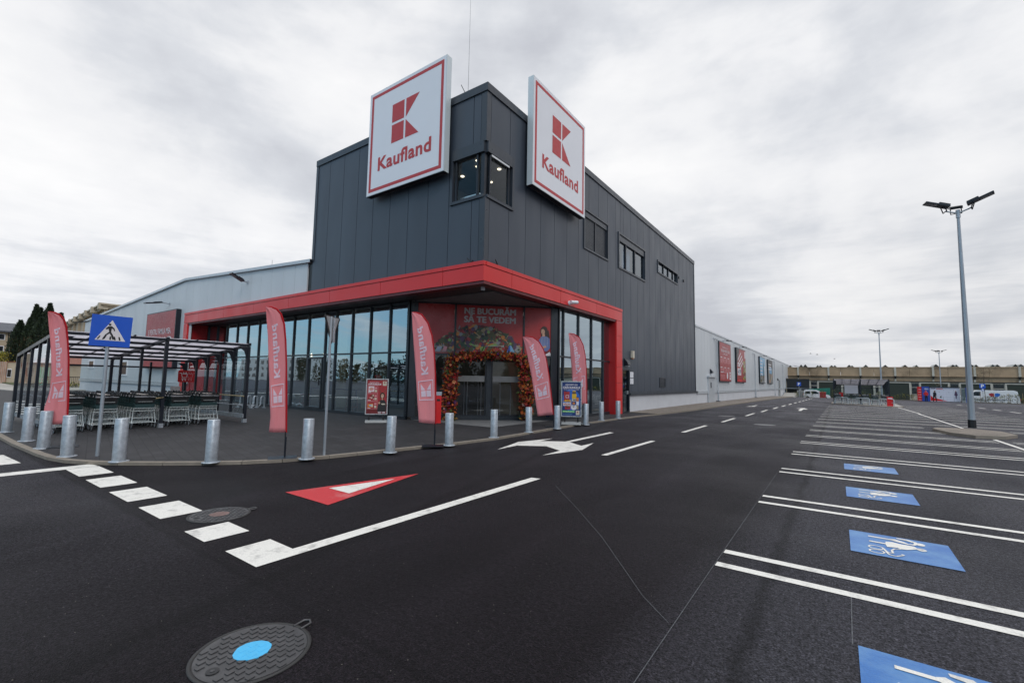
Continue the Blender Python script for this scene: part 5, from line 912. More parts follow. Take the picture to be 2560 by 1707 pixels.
# ------------------------------------------------------------------ trolley shelter
def shelter(loc,rz,W,D,label,z=.0,hf=2.79,hb=2.27):
    """local: open front on x=0, depth towards -x, width along y"""
    t=thing('trolley_shelter',label,'shelter',loc,rz); BM='black_metal'; hz_=lambda x:hf+(hb-hf)*(-x)/D; n=6; xs=[-D*i/(n-1) for i in range(n)]; ny=6; ysn=[W*i/ny for i in range(ny+1)]
    for y in (0,W/2,W):
        for i,x in enumerate(xs):
            if y==W/2 and i%2 and i<n-1: continue
            q=MB(); w=.045 if (i==0 or i==n-1) else .035; fl=0.0 if (y!=W/2 and i in(0,n-1)) or y==W/2 else .14
            q.box(BM,(x-w,y-w,fl+.03),(x+w,y+w,hz_(x)-.06)); o=q.build('post',t,local=True)
            if i==0 or y==W/2: q=MB(); q.box('galv',(x-.06,y-.06,0),(x+.06,y+.06,.13)); q.build('foot',o,local=True)
        q=MB(); q.prism(BM,[(xs[0]+.08,hz_(0)-.04),(xs[-1]-.05,hz_(-D)-.09),(xs[-1]-.05,hz_(-D)+.02),(xs[0]+.08,hz_(0)+.06)],y-.04,y+.04,lambda a,b,c=0.:Vector((a,c,b))); q.build('rafter',t,local=True)
    for i,x in enumerate(xs):
        q=MB(); q.box(BM,(x-.05,.04,hz_(x)-.055),(x+.05,W/2-.04,hz_(x)+.02)); q.box(BM,(x-.05,W/2+.04,hz_(x)-.055),(x+.05,W-.04,hz_(x)+.02))
        if i<n: 
            for s,y in((1,.05),(-1,W-.05)): q.prism(BM,[(y,hz_(x)-.5),(y,hz_(x)-.1),(y+s*.28,hz_(x)-.1),(y+s*.1,hz_(x)-.22)],x-.02,x+.02,lambda a,b,c=0.:Vector((c,a,b)))
        q.build('cross_beam',t,local=True)
    q=MB()
    for y in ysn[1:-1]:
        if abs(y-W/2)<.01: continue
        q.prism(BM,[(.06,hz_(0)+.03),(-D,hz_(-D)+.03),(-D,hz_(-D)+.06),(.06,hz_(0)+.06)],y-.025,y+.025,lambda a,b,c=0.:Vector((a,c,b)))
    q.build('roof_bars',t,local=True)
    for a,b in zip(ysn,ysn[1:]):
        q=MB(); q.prism('canopy_film',[(.03,hz_(0)+.032),(-D,hz_(-D)+.032),(-D,hz_(-D)+.042),(.03,hz_(0)+.042)],a+.026,b-.026,lambda a_,b_,c=0.:Vector((a_,c,b_))); q.build('roof_panel',t,local=True)
    for y in(0,W):
        s=1 if y==0 else -1
        for a,b in zip(xs,xs[1:]): q=MB(); q.quad('clear_glass',[(a-.04,y,.28),(b+.04,y,.28),(b+.04,y,hz_(b)-.14),(a-.04,y,hz_(a)-.14)]); q.build('side_pane',t,local=True)
        q=MB(); q.box('galv',(-D,y+s*.05-.03,.16),(.04,y+s*.05+.03,.30)); q.build('base_rail',t,local=True)
        q=MB(); q.tube('brass' if y else 'galv',[(0.05,y+s*.09,.92),(-D,y+s*.09,.92)],.022,n=7); q.tube('galv',[(0,y+s*.09,.60),(-D,y+s*.09,.60)],.018,n=6); q.build('bump_rail',t,local=True)
    q=MB(); q.tube('brass',[(-.05,W/2-.02,.92),(.05,W/2+.0,.92),(.10,W/2-.2,.90)],.02,n=6); q.build('bump_rail',t,local=True)
    for i in range(1,4):
        y=W*i/4
        if abs(y-W/2)<.05: continue
        q=MB(); q.box(BM,(-D-.03,y-.035,.05),(-D+.03,y+.035,hb-.1)); q.build('post',t,local=True)
    for a,b in zip([0,W*.25,W*.5,W*.75],[W*.25,W*.5,W*.75,W]): q=MB(); q.quad('clear_glass',[(-D,a+.04,.28),(-D,b-.04,.28),(-D,b-.04,hb-.35),(-D,a+.04,hb-.35)]); q.build('back_pane',t,local=True)
    q=MB(); q.box(BM,(-D-.03,.04,hb-.34),(-D+.03,W-.04,hb-.28)); q.build('back_beam',t,local=True)
    return t
sh=shelter((-17.1,2.85,.05),0,4.9,5.5,'large black trolley shelter with glass sides on the plaza at the left',hf=2.74,hb=2.22)
# red trolley pictogram sign in the shelter
t=thing('trolley_sign','small red sign with a white trolley symbol on a rear shelter post','sign',(-22.42,7.62,.05)); FS=lambda a,b,c=0.:Vector((c,a*.72,1.62+(b-1.43)*.78-.05)); q=MB(); q.prism('bright_red',[(-.27,1.16),(-.24,1.12),(.24,1.12),(.27,1.16),(.27,1.70),(.24,1.74),(-.24,1.74),(-.27,1.70)],-.015,.015,FS); q.tube('black_metal',[(-.03,0,1.7),(-.03,0,.05)],.02,n=5); q.build('plate',t,local=True)
q=MB(); q.line('pure_white',[(-.2,1.6),(-.12,1.6),(-.06,1.36),(.14,1.36),(.18,1.55),(-.10,1.55)],.03,FS,.018); q.line('pure_white',[(-.06,1.36),(-.08,1.28),(.14,1.28)],.025,FS,.018); q.disc('pure_white',-.04,1.22,.03,FS,.018,n=10); q.disc('pure_white',.10,1.22,.03,FS,.018,n=10)
for e in(-.02,.06,.13): q.poly('pure_white',[(e-.03,1.57),(e+.03,1.57),(e,1.68)],FS,.018)
q.build('pictogram',t,local=True,kind='flat')
t=thing('paper_notice','white sheet notice among the trolleys at the right side of the left shelter','notice',(-21.9,7.2,.05)); q=MB(); q.box('paper',(-.01,-.17,.92),(.0,.17,1.16)); q.build('sheet',t,local=True); q=MB(); q.tube('galv',[(-.02,0,0),(-.02,0,1.1)],.012,n=5); q.build('post',t,local=True)
# second shelter in the car park
sh2=shelter((-.35,56.1,-.06),R(-90),4.3,4.6,'smaller black trolley shelter on the island in the car park',hf=2.45,hb=1.95)
for r in range(6):
    for k in range(3): cart(-.05+.72*r,55.6+.3*k-.12*r,-.05,R(-90),f'{ordn[k]} trolley of {["leftmost","second","third","fourth","fifth","rightmost"][r]} row in the car park shelter','trolleys in the car park shelter')
q=MB(); t=thing('white_board','white notice board hanging at the back of the car park shelter','board',(1.1,58.5,-.1)); q.box('sign_white',(-.55,-.03,1.1),(.55,0,1.95)); q.build('panel',t,local=True); q=MB(); q.box('a_grey',(-.58,.0,1.07),(.58,.03,1.98)); q.build('frame',t,local=True)
hp=None
for i,(x,y) in enumerate([(-.25,55.65),(1.35,54.75),(3.05,53.75)]):
    if hp is None:
        hp=thing('hoop_barrier','','barrier',(x,y,0)); q=MB(); q.tube('galv',[(0,0,0),(0,0,.62),(.05,-.02,.68),(.95,-.33,.68),(1.0,-.35,.62),(1.0,-.35,0)],.028,n=8); q.build('hoop',hp,local=True); q=MB(); q.tube('galv',[(0,0,.35),(1.0,-.35,.35)],.018,n=6); q.build('mid_rail',hp,local=True); t=hp
    else: t=copy_tree(hp)
    t.location=(x,y,-.04); tag(t,'galvanised hoop barrier, '+['left','middle','right'][i]+' one before the car park shelter','barrier','hoop barriers before the car park shelter')
t=thing('red_bin','red box bin at the right corner of the car park shelter','waste bin',(3.78,53.6,-.04)); q=MB(); q.box('bright_red',(-.20,-.15,0),(.22,.15,.88)); q.build('body',t,local=True); q=MB(); q.box('sign_white',(-.14,-.156,.7),(.16,-.151,.78)); q.build('label_plate',t,local=True)
q=MB(); t=thing('small_red_box','small red dispenser inside the car park shelter','dispenser',(.25,57.3,-.06)); q.box('bright_red',(-.18,-.1,.75),(.18,.1,1.15)); q.box('black_metal',(-.03,-.03,0),(.03,.03,.75)); q.build('body',t,local=True)

# ------------------------------------------------------------------ lamp posts
def lamp(x,y,z,h,label,base=True):
    t=thing('lamp_post',label,'lamp post',(x,y,z),R(-8),'tall double-headed lamp posts in the car park'); q=MB(); q.tube('pole_grey',[(0,0,0),(0,0,.35),(0,0,h)],[.125,.12,.055],n=8,smooth=False); q.build('pole',t,local=True)
    q=MB(); q.tube('black',[(0,0,0),(0,0,.33)],.135,n=8,smooth=False); q.build('base_sleeve',t,local=True); q=MB(); q.tube('galv',[(0,0,h-.18),(0,0,h+.16)],.075,n=10); q.build('collar',t,local=True)
    for dx,dy,name in((-1,-.35,''),(1,-.1,''),(-.1,1,'')):
        L_=math.hypot(dx,dy); dx/=L_;dy/=L_; q=MB(); r1=.42; q.tube('pole_grey',[(0,0,h+.02),(dx*r1,dy*r1,h+.16)],.03,n=6)
        for s in(-1,1):
            sx,sy=-dy*s*.17,dx*s*.17; q.tube('black_metal',[(dx*r1,dy*r1,h+.14),(dx*r1+sx,dy*r1+sy,h+.12),(dx*(r1+.08)+sx,dy*(r1+.08)+sy,h+.40)],.022,n=5)
        a=q.build('arm',t,local=True); tl=R(20); ct,st=math.cos(tl),math.sin(tl)
        F=lambda a_,b_,c_=0.:Vector((dx*(r1-.12+b_*ct-c_*st)-dy*a_,dy*(r1-.12+b_*ct-c_*st)+dx*a_,h+.30+b_*st+c_*ct))
        q=MB(); q.box('black_metal',(-.20,0,0),(.20,.85,.05),F); q.box('black',(-.2,.02,.05),(.2,.4,.11),F); hd=q.build('lamp_head',t,local=True); q=MB(); q.box('a_grey',(-.15,.42,-.006),(.15,.79,-.001),F); q.build('lens',hd,local=True)
lamp(4.42,26.3,.11,9.0,'nearest grey lamp post with double head, on the kerbed island')
lamp(4.85,80,KN(80),9.2,'middle distance lamp post rising behind the car park shelter')
lamp(15.8,117,-.8,9.1,'farthest lamp post, rising behind the parcel lockers')
# ------------------------------------------------------------------ far side: factory, lockers, vans
Z8=-.8; FF=lambda a,b,c=0.:Vector((a,125-c,b))
fa=thing('old_factory','long low stained concrete factory hall closing the far side of the car park','building',(20,125,Z8))
q=MB(); q.box('tan_concrete',(-40,3.05,-12),(86,4.0,.0),FF); q.box('cream_wall',(-40,Z8,-12),(86,3.05,-.25),FF); q.build('wall',fa)
q=MB(); e=[-40+2.9*i for i in range(44)]
for a,b in zip(e[::2],e[2::2]): q.box('tan_concrete',(a+.02,4.08,-.1),(b-.02,5.75,.35),FF); q.box('tan_concrete',(a,5.75,-.1),(b,5.97,.45),FF); q.box('tan_concrete',(a,4.0,-.1),(b,4.10,.42),FF)
q.build('upper_band',fa)
px_=[-13.2,-7.4,-1.6,4.1,9.9,15.8,21.8,27.8,33.8,39.8]
for x in px_:
    q=MB(); q.box('cream_pillar',(x-.17,4.1,.35),(x+.17,5.98,.5),FF); q.box('black',(x-.3,3.93,.1),(x+.3,4.05,.5),FF); q.box('iron_dark',(x-.12,3.5,.05),(x+.12,3.95,.3),FF); q.box('cream_pillar',(x-.14,3.0,.0),(x+.14,3.5,.16),FF); q.build('pillar',fa)
doors=[(-8.2,-5.35),(-3.5,.6),(1.9,6.2),(7.4,12.05),(13.9,17.9),(19.8,23.9),(26.1,31),(32.4,36.8),(38,42.5)]
for i,(a,b) in enumerate(doors):
    q=MB(); q.box('cream_pillar',(a-.28,Z8,-.2),(a,2.85,.02),FF); q.box('cream_pillar',(b,Z8,-.2),(b+.28,2.85,.02),FF); q.box('cream_pillar',(a,2.62,-.2),(b,2.85,.02),FF); fr=q.build('door_frame',fa)
    q=MB(); n=int((2.62-Z8)/.11)
    for k in range(n): q.box('door_green',(a,Z8+k*.11+.008,-.12),(b,Z8+(k+1)*.11,-.10),FF)
    q.box('black',(a,Z8,-.16),(b,2.62,-.13),FF); q.build('roller_door',fa)
for (a0,a),(b,b1) in zip(doors,doors[1:]):
    q=MB(); ring(q,'cream_pillar',FF,a+.3,b-.3,.4,2.7,.06,-.2,-.05); q.box('cream_pillar',(a+.36,1.72,-.2),(b-.36,1.84,-.04),FF); w_=q.build('window',fa); q=MB(); q.rect('dark_window',a+.36,.46,b-.36,2.64,FF,-.15); q.build('pane',w_)
q=MB(); q.box('iron_dark',(-40,2.86,-.2),(86,3.0,.06),FF); q.build('lower_beam',fa)
for i,(x,w_,h) in enumerate([(-9.0,.35,.55),(-6.8,.45,.65),(-6.0,.5,.7),(-3.6,.4,.5),(-3.1,.4,.5),(-1.0,.5,.45),(-.4,.4,.45),(2.2,.5,.55),(2.7,.4,.4),(5.1,.5,.55),(8.4,.5,.5),(11.6,.5,.5),(13.4,.4,.45),(16.4,.55,.6),(18.9,.5,.5),(19.4,.4,.5),(21.6,.4,.5),(22.2,.4,.5),(24.5,.5,.5),(25.1,.5,.5),(27.5,.5,.55),(28.2,.6,.55)]):
    q=MB(); yb=127.5
    q.add([(x-w_,125.5,5.95),(x+w_,125.5,5.95),(x,125.5,5.95+h),(x-w_,yb+3,5.95),(x+w_,yb+3,5.95),(x,yb+3,5.95+h)],[(0,2,5,3),(1,4,5,2)],'sky_light'); q.add([(x-w_,125.52,5.95),(x+w_,125.52,5.95),(x,125.52,5.95+h)],[(0,1,2)],'iron_dark' if i%3 else 'dark_window'); q.tube('cream_pillar',[(x-w_,125.45,5.95),(x,125.45,5.97+h),(x+w_,125.45,5.95)],.035,n=4); q.build('skylight',fa)
q=MB(); q.box('roof',(-40,125.2,5.5),(86,150,5.9)); q.build('roof',fa)
# parcel lockers
g0=KN(89)
t=thing('parcel_locker','row of white parcel lockers with red swoosh, blue panel at its left end','locker',(9.5,89,g0)); FK=lambda a,b,c=0.:Vector((a,89-c,g0+b))
q=MB(); q.box('bright_red',(9.5,.08,-.8),(9.92,2.1,.0),FK); q.build('red_cabinet',t); q=MB()
for k in range(5): q.box('sign_white',(9.55,.2+k*.37,.002),(9.88,.24+k*.37,.012),FK)
q.build('shelf_lines',t)
q=MB(); q.box('locker_blue',(9.94,.05,-.85),(10.78,2.15,.05),FK); o=q.build('blue_cabinet',t); q=MB(); text(q,'pure_white','GLS.',10.24,1.72,FK,.06,w=.45,h=.17,bold=.04); q.build('lettering',o,kind='flat')
q=MB(); q.box('locker_white',(10.82,.06,-.8),(13.95,2.05,.0),FK); q.box('black',(10.75,2.05,-.85),(14.0,2.16,.12),FK); o=q.build('white_cabinet',t); q=MB()
for k in range(1,10): q.rect('a_grey',10.82+k*.35,.1,10.825+k*.35,1.5,FK,.004)
for k in range(4): q.rect('a_grey',11.5,.3+k*.36,13.9,.305+k*.36,FK,.0045)
q.poly('bright_red',[(10.85,.12),(12.6,.12),(11.9,.35),(11.2,.52),(10.85,.9)],FK,.006); q.rect('a_purple',10.9,1.83,11.4,1.93,FK,.006); q.rect('a_pink',11.5,1.75,12.2,1.93,FK,.006)
q.poly('a_purple',[(13.45,1.5),(13.6,1.5),(13.72,1.0),(13.6,.9),(13.58,.5),(13.48,.5),(13.46,.9),(13.35,1.0)],FK,.006); q.disc('a_skin',13.52,1.55,.07,FK,.007,n=10); q.poly('a_dkgreen',[(11.8,.6),(12.0,.95),(12.02,.55)],FK,.006)
for k in range(4): q.rect('black',11.75+k*.5,1.35+.3*(k%2),11.85+k*.5,1.39+.3*(k%2),FK,.006)
q.build('graphics',o,kind='flat')
t=thing('parcel_terminal','blue parcel terminal with glazed middle at the right end of the lockers','locker',(14.4,88.6,g0)); FK2=lambda a,b,c=0.:Vector((a,88.6-c,g0+b)); q=MB(); q.box('a_grey',(14.05,.0,-.6),(14.45,2.0,.0),FK2); q.rect('sky_light',14.08,.3,14.42,1.9,FK2,.005); q.build('glazed_part',t); q=MB(); q.box('locker_blue',(14.47,.0,-.6),(15.0,2.05,.05),FK2); q.rect('a_sky',14.7,.3,14.95,1.4,FK2,.055); q.build('cabinet',t)
for x,y in((12.0,87.6),(13.1,87.4),(14.2,87.2)):
    tag(MB().tube('galv',[(x,y,g0),(x,y,g0+.75)],.03,n=6).tube('galv',[(x,y,g0+.72),(x+.9,y-.15,g0+.72)],.018,n=5).build('guard_rail'),{12.0:'left',13.1:'middle',14.2:'right'}[x]+' low guard rail before the parcel lockers','guard rail','low guard rails before the lockers')
# people
def person(x,y,z,h,top,label,pose,hood,rz):
    t=thing('person',label,'person',(x,y,z),rz); k=h/1.75
    J=dict(pel=(0,0,.95),sp=(0,.01,1.12),ch=(0,0,1.34),nk=(0,-.01,1.49),hd=(0,-.02,1.60),ht=(0,-.02,1.70))
    Ed=[('pel','sp'),('sp','ch'),('ch','nk'),('nk','hd'),('hd','ht')]; Rr=dict(pel=.15,sp=.15,ch=.17,nk=.06,hd=.10,ht=.075)
    for s,n in((-1,'l'),(1,'r')):
        p=pose[n]; J.update({n+'h':(s*.10,0,.88),n+'k':(s*.12,p[0]-.03,.48),n+'a':(s*.12,p[0]+.02,.09),n+'t':(s*.14,p[0]-.13,.04),n+'s':(s*.19,0,1.38),n+'e':(s*.27,p[1],1.10),n+'w':(s*p[3],p[2],p[4]),n+'f':(s*p[3]*.93,p[2]-.07,p[4]-.05)})
        Ed+=[('pel',n+'h'),(n+'h',n+'k'),(n+'k',n+'a'),(n+'a',n+'t'),('ch',n+'s'),(n+'s',n+'e'),(n+'e',n+'w'),(n+'w',n+'f')]; Rr.update({n+'h':.105,n+'k':.07,n+'a':.05,n+'t':.04,n+'s':.08,n+'e':.062,n+'w':.042,n+'f':.035})
    K=list(J); me=bpy.data.meshes.new('p'); me.from_pydata([tuple(c*k for c in J[j]) for j in K],[(K.index(a),K.index(b)) for a,b in Ed],[]); o=bpy.data.objects.new('tmp',me); col.objects.link(o)
    sk=o.modifiers.new('s','SKIN'); 
    if not me.skin_vertices: bpy.context.view_layer.objects.active=o
    if not me.skin_vertices:
        with bpy.context.temp_override(active_object=o,object=o): bpy.ops.mesh.customdata_skin_add()
    for i,j in enumerate(K): me.skin_vertices[0].data[i].radius=(Rr[j]*k,Rr[j]*k*(.75 if j in('pel','sp','ch') else 1)); me.skin_vertices[0].data[i].use_root=(j=='pel')
    o.modifiers.new('b','SUBSURF').levels=2
    bpy.context.view_layer.update(); dg=bpy.context.evaluated_depsgraph_get(); m2=bpy.data.meshes.new_from_object(o.evaluated_get(dg)); bpy.data.objects.remove(o)
    for m in(top,'trousers','skin','black'): m2.materials.append(M[m])
    for f in m2.polygons:
        c=f.center/k; f.use_smooth=True; f.material_index=0 if c.z>.93 and c.z<1.5 else 1 if c.z>.12 and c.z<=.93 else 3 if c.z<=.12 else 2
        if (c.y<-.28 or abs(c.x)>.235) and c.z<pose['hz'] and c.z>.6: f.material_index=2
    b=bpy.data.objects.new('body',m2); col.objects.link(b); b.parent=t
    q=MB(); q.lathe('jacket_red' if hood else 'a_hair',[(.005,1.745*k),(.07*k,1.73*k),(.112*k,1.66*k),(.115*k,1.58*k),(.10*k,1.53*k)],(0,.02*k,0),n=14); q.build('hood' if hood else 'hair',t,local=True)
    q=MB(); q.prism('skin',[(-.012*k,1.59*k),(.012*k,1.59*k),(0,1.63*k)],-.145*k,-.11*k,lambda a,bb,c=0.:Vector((a,c,bb))); q.build('nose',t,local=True)
person(10.05,86.2,KN(86.2),1.58,'jacket_red','person in a red hooded jacket standing before the blue parcel locker',dict(l=(-.04,.04,-.22,.10,1.08),r=(.05,.04,-.22,.10,1.05),hz=1.07),True,R(15))
person(10.95,86.2,KN(86.2),1.60,'jacket_navy','person in a dark coat and trousers walking past the white lockers',dict(l=(-.14,.06,-.02,.27,.86),r=(.12,-.02,-.06,.28,.86),hz=.9),False,R(-60))
# vehicles
def van(loc,rz,L_,W_,H_,prof,label,wins,m='van_white',roof=False,panel=None):
    t=thing('parked_van',label,'van',loc,rz); q=MB(); F=lambda a,b,c=0.:Vector((a,c,b))
    # rounded section: stack of inset side slices
    for c0,c1,ins in((-W_/2,-W_/2+.08,.05),(-W_/2+.08,W_/2-.08,0.),(W_/2-.08,W_/2,.05)):
        cx=sum(p[0] for p in prof)/len(prof); cz=H_*.5; q.prism(m,[(cx+(x-cx)*(1-ins*.25),cz+(z-cz)*(1-ins)) for x,z in prof],c0+.0005,c1-.0005,F)
    b=q.build('body',t,local=True)
    for s in(-1,1):
        for w in wins: g=MB(); g.poly('car_glass',w,lambda a,bb,c=0.:Vector((a,s*(W_/2+.004),bb))); g.build('side_window',t,local=True)
    for x in(.16*L_,.80*L_):
        for s in(-1,1):
            w=MB(); w.lathe('rubber',[(.20,-.1),(.31,-.1),(.33,-.07),(.33,.07),(.31,.1),(.20,.1)],n=24); o=w.build('wheel',t,local=True); o.location=(x,s*(W_/2-.08),.33); o.rotation_euler=(R(90),0,0); w=MB(); w.lathe('alu',[(.20,-.09),(.20,.09)],n=16); w.build('rim',o,local=True)
    for s in(-1,1): w=MB(); w.box('tail_red',(L_-.02 if panel else -.03,s*W_*.42-.06,.8),(L_+.03 if panel else .03,s*W_*.42+.06,1.2)); w.build('tail_light',t,local=True)
    w=MB(); w.box('black',(-.05,-W_*.47,.28),(L_+.04,W_*.47,.42)); w.build('bumper',t,local=True)
    w=MB(); 
    for s in(-1,1): w.tube('black',[(L_*.25,s*W_*.42,H_+.08),(L_*.95,s*W_*.42,H_+.08)],.02,n=5); [w.tube('black',[(x,s*W_*.42,H_-.05),(x,s*W_*.42,H_+.08)],.015,n=4) for x in(L_*.3,L_*.6,L_*.9)]
    if roof: w.build('roof_rack',t,local=True)
    return t
t=van((14.9,95.5,Z8),0,6.1,1.9,2.35,[(.0,.35),(.0,1.0),(.15,1.25),(1.0,1.5),(1.45,2.15),(1.8,2.33),(5.5,2.35),(5.85,2.2),(6.05,1.2),(6.08,.35)],'long white van with a red and blue shield emblem, behind the planting',[[(1.05,1.5),(1.5,2.1),(2.1,2.1),(2.1,1.5)]],roof=True,panel=True)
FV=lambda a,b,c=0.:Vector((14.9+a,95.5-.955-c,Z8+b)); q=MB(); q.poly('a_red',[(2.95,1.85),(3.25,1.95),(3.5,1.87),(3.5,1.4),(3.15,1.45),(2.98,1.6)],FV,.004); q.poly('a_blue',[(3.56,1.87),(3.8,1.95),(4.1,1.85),(4.08,1.6),(3.9,1.45),(3.56,1.4)],FV,.004); q.poly('a_black',[(3.18,1.38),(3.53,1.33),(3.88,1.38),(3.53,1.15)],FV,.005); text(q,'a_navy','SAFE & GUARD SECURITY',1.5,.88,FV,.005,w=3.6,h=.14,bold=.02); q.build('side_print',t,kind='flat')
van((-5.2,100,Z8),0,4.1,1.7,1.78,[(.0,.3),(.02,1.1),(.12,1.68),(.4,1.78),(1.9,1.78),(2.3,1.68),(2.95,1.12),(3.8,.92),(4.05,.7),(4.08,.3)],'small white delivery van parked beyond the end of the driveway',[[(.3,1.05),(.35,1.5),(1.05,1.55),(1.05,1.05)],[(1.3,1.05),(1.3,1.55),(1.95,1.55),(2.5,1.1)]])
t=van((13.0,103,Z8),0,4.2,1.7,1.6,[(.0,.3),(.02,.8),(.6,1.0),(1.2,1.5),(2.6,1.58),(3.7,1.2),(4.1,.9),(4.15,.3)],'white car half hidden left of the parcel lockers',[[(1.0,1.0),(1.4,1.45),(2.4,1.5),(3.3,1.1)]]); t.name='parked_car'; t['category']='car'
t=thing('waste_skip','large green waste skip with sloped rim behind the small van','skip',(-3,104,Z8)); q=MB(); F=lambda a,b,c=0.:Vector((a,104-c,Z8+b)); q.prism('skip_green',[(-4.4,.1),(-1.3,.1),(-1.2,2.15),(-1.9,2.12),(-4.5,1.9)],-1,1,F)
for k in range(5): q.box('skip_green',(-4.2+k*.68,.15,1.0),(-4.1+k*.68,1.85,1.08),F)
q.build('container',t)
t=thing('red_crate','red box container in front of the small white van','container',(-2.2,97,Z8)); q=MB(); q.box('a_red',(-2.65,96.6,Z8),(-1.75,97.4,Z8+1.35)); q.box('bright_red',(-2.7,96.55,Z8+1.35),(-1.7,97.45,Z8+1.45)); q.build('body',t)
for x,y,lab in((16.6,91,'blue parking sign above the planting before the white van'),(-5.4,92,'blue parking sign at the far end of the driveway')):
    z=KN(y); t=thing('parking_sign',lab,'road sign',(x,y,z)); q=MB(); q.tube('galv',[(0,.03,0),(0,.03,2.65)],.03,n=6); q.build('post',t,local=True); F=lambda a,b,c=0.:Vector((a,-c,b)); q=MB(); q.box('road_sign_blue',(-.30,2.05,-.01),(.30,2.68,.01),F); text(q,'pure_white','P',-.13,2.16,F,.015,h=.42,bold=.05); 
    if x>0: q.box('road_sign_blue',(-.15,1.7,-.01),(.15,1.98,.01),F); q.box('sign_white',(-.1,1.76,.01),(.1,1.92,.014),F)
    q.build('sign_plate',t,local=True)
# loading ramp with railing at the end of the side wall
t=thing('loading_ramp','grey railed ramp by the loading dock at the end of the side wall','ramp',(-7.5,112,Z8)); q=MB(); q.add([(-9.4,104,KN(104)),(-6.4,104,KN(104)),(-6.4,116,.15),(-9.4,116,.15),(-9.4,104,-1),(-6.4,104,-1),(-6.4,116,-1),(-9.4,116,-1)],[(0,1,2,3),(0,4,5,1),(1,5,6,2),(2,6,7,3)],'concrete'); q.build('slab',t)
for k in range(6):
    q=MB(); y=104+k*2.4; z=KN(104)+(.15-KN(104))*k/5; q.tube('galv',[(-6.45,y,z),(-6.45,y,z+1.05)],.035,n=5)
    if k<5: z2=KN(104)+(.15-KN(104))*(k+1)/5; [q.tube('galv',[(-6.45,y,z+h),(-6.45,y+2.4,z2+h)],.03,n=5) for h in(1.05,.7,.35)]
    q.build('railing',t)
q=MB(); q.box('galv',(-9.3,116,1.05),(-4.2,118.3,1.12)); q.box('black',(-9.2,118,-.8),(-5,118.2,3.2)); q.build('dock_leveller',t)
q=MB(); q.box('a_grey',(-6.2,100.1,Z8),(-3.9,100.3,.85)); 
for k in range(7): q.box('cream_pillar',(-6.2+.3*k,100.05,Z8),(-6.16+.3*k,100.1,.8))
tag(q.build('grey_screen'),'weathered grey timber screen left of the small white van','screen')
# planting
def bush(q,x,y,z,w,h,n,mats,ls=.09):
    for i in range(n):
        p=Vector((x+rg.gauss(0,w*.4),y+rg.gauss(0,w*.3),z+h*rg.random()**.8)); d=Vector((rg.gauss(0,1),rg.gauss(0,1),rg.gauss(.3,1))).normalized(); s=d.cross(Vector((rg.gauss(0,1),rg.gauss(0,1),rg.gauss(0,1)))).normalized(); leaf(q,rg.choice(mats),p,ls*(.6+rg.random()),ls*.4,d,s)
q=MB(); q.add([(8.6,90.3,KN(90.3)+.02),(15.6,89.8,KN(89)+.02),(26,84.5,KN(84)+.04),(60,70,.02),(60,76,.03),(30,88,.0),(15.6,93,-.25),(8.6,92.5,-.25)],[(0,1,7),(1,6,7),(1,2,5,6),(2,3,4,5)],'soil'); tag(q.build('ground_cover'),'bare soil and weeds of the planted strip before the vans','ground cover',kind='stuff')
q=MB(); K_=MB()
for a,b in [((8.6,90.2),(15.6,89.7)),((15.6,89.7),(26,84.3)),((26,84.3),(60,69.8)),((-6.4,92),(8.6,90.2))]:
    za,zb=KN(a[1]),KN(b[1]); K_.add([(a[0],a[1],za-.1),(b[0],b[1],zb-.1),(b[0],b[1],zb+.13),(a[0],a[1],za+.13),(a[0],a[1]+.15,za+.13),(b[0],b[1]+.15,zb+.13),(b[0],b[1]+.15,zb-.9),(a[0],a[1]+.15,za-.9)],[(0,1,2,3),(3,2,5,4),(4,5,6,7)],'kerb_stone')
struct(K_,'kerb')
pi=0
spots=[(x,90.6+.4*rg.random()) for x in (3.2,4.1,5.3,6.2,7.3,8.0,8.9)]+[(15.3+.62*i,92.0-.30*i+.3*rg.random()) for i in range(13)]+[(-5.8,92.6),(-4.6,92.7),(-3.6,92.5),(-2.2,92.3),(-.6,92.2),(.9,92.0)]
for i,(x,y) in enumerate(spots):
    z=KN(y); t=thing('young_shrub','','shrub',(x,y,z)); q=MB(); h=.7+.8*rg.random(); bush(q,x,y,z+.05,.5,h,260,['leaf_mid','leaf_mid','leaf_brown','leaf_yellow','leaf_dark'],.08); q.build('foliage',t); q=MB(); q.tube('bark',[(x,y,z),(x+.03,y,z+h*.6)],.015,n=4)
    if 7<=i<20 and i%2: q.tube('stake',[(x-.12,y,z),(x-.12,y,z+1.45)],.022,n=4)
    q.build('stem',t); tag(t,'low young shrub in the planted strip at the far end of the car park',group='young shrubs in the far planted strip')
for i,(x,y,h) in enumerate([(17.1,92.4,5.2),(12.0,91.3,2.7)]):
    z=KN(y); t=thing('young_tree',['thin bare young tree beside the parking sign before the white van','thin young tree with few leaves just behind the parcel lockers'][i],'tree',(x,y,z)); q=MB(); q.tube('bark',[(x,y,z),(x-.1,y,z+h*.6),(x,y,z+h)],[.04,.03,.01],n=5)
    for k in range(9): a=rg.random()*6.28; zz=z+h*(.55+.4*rg.random()); q.tube('bark',[(x-.05,y,zz),(x+.6*math.cos(a),y+.6*math.sin(a),zz+.35)],[.015,.005],n=4)
    q.build('trunk',t); q=MB(); bush(q,x,y,z+h*.6,1.3,h*.42,150,['leaf_brown','leaf_mid'],.10); q.build('crown',t)
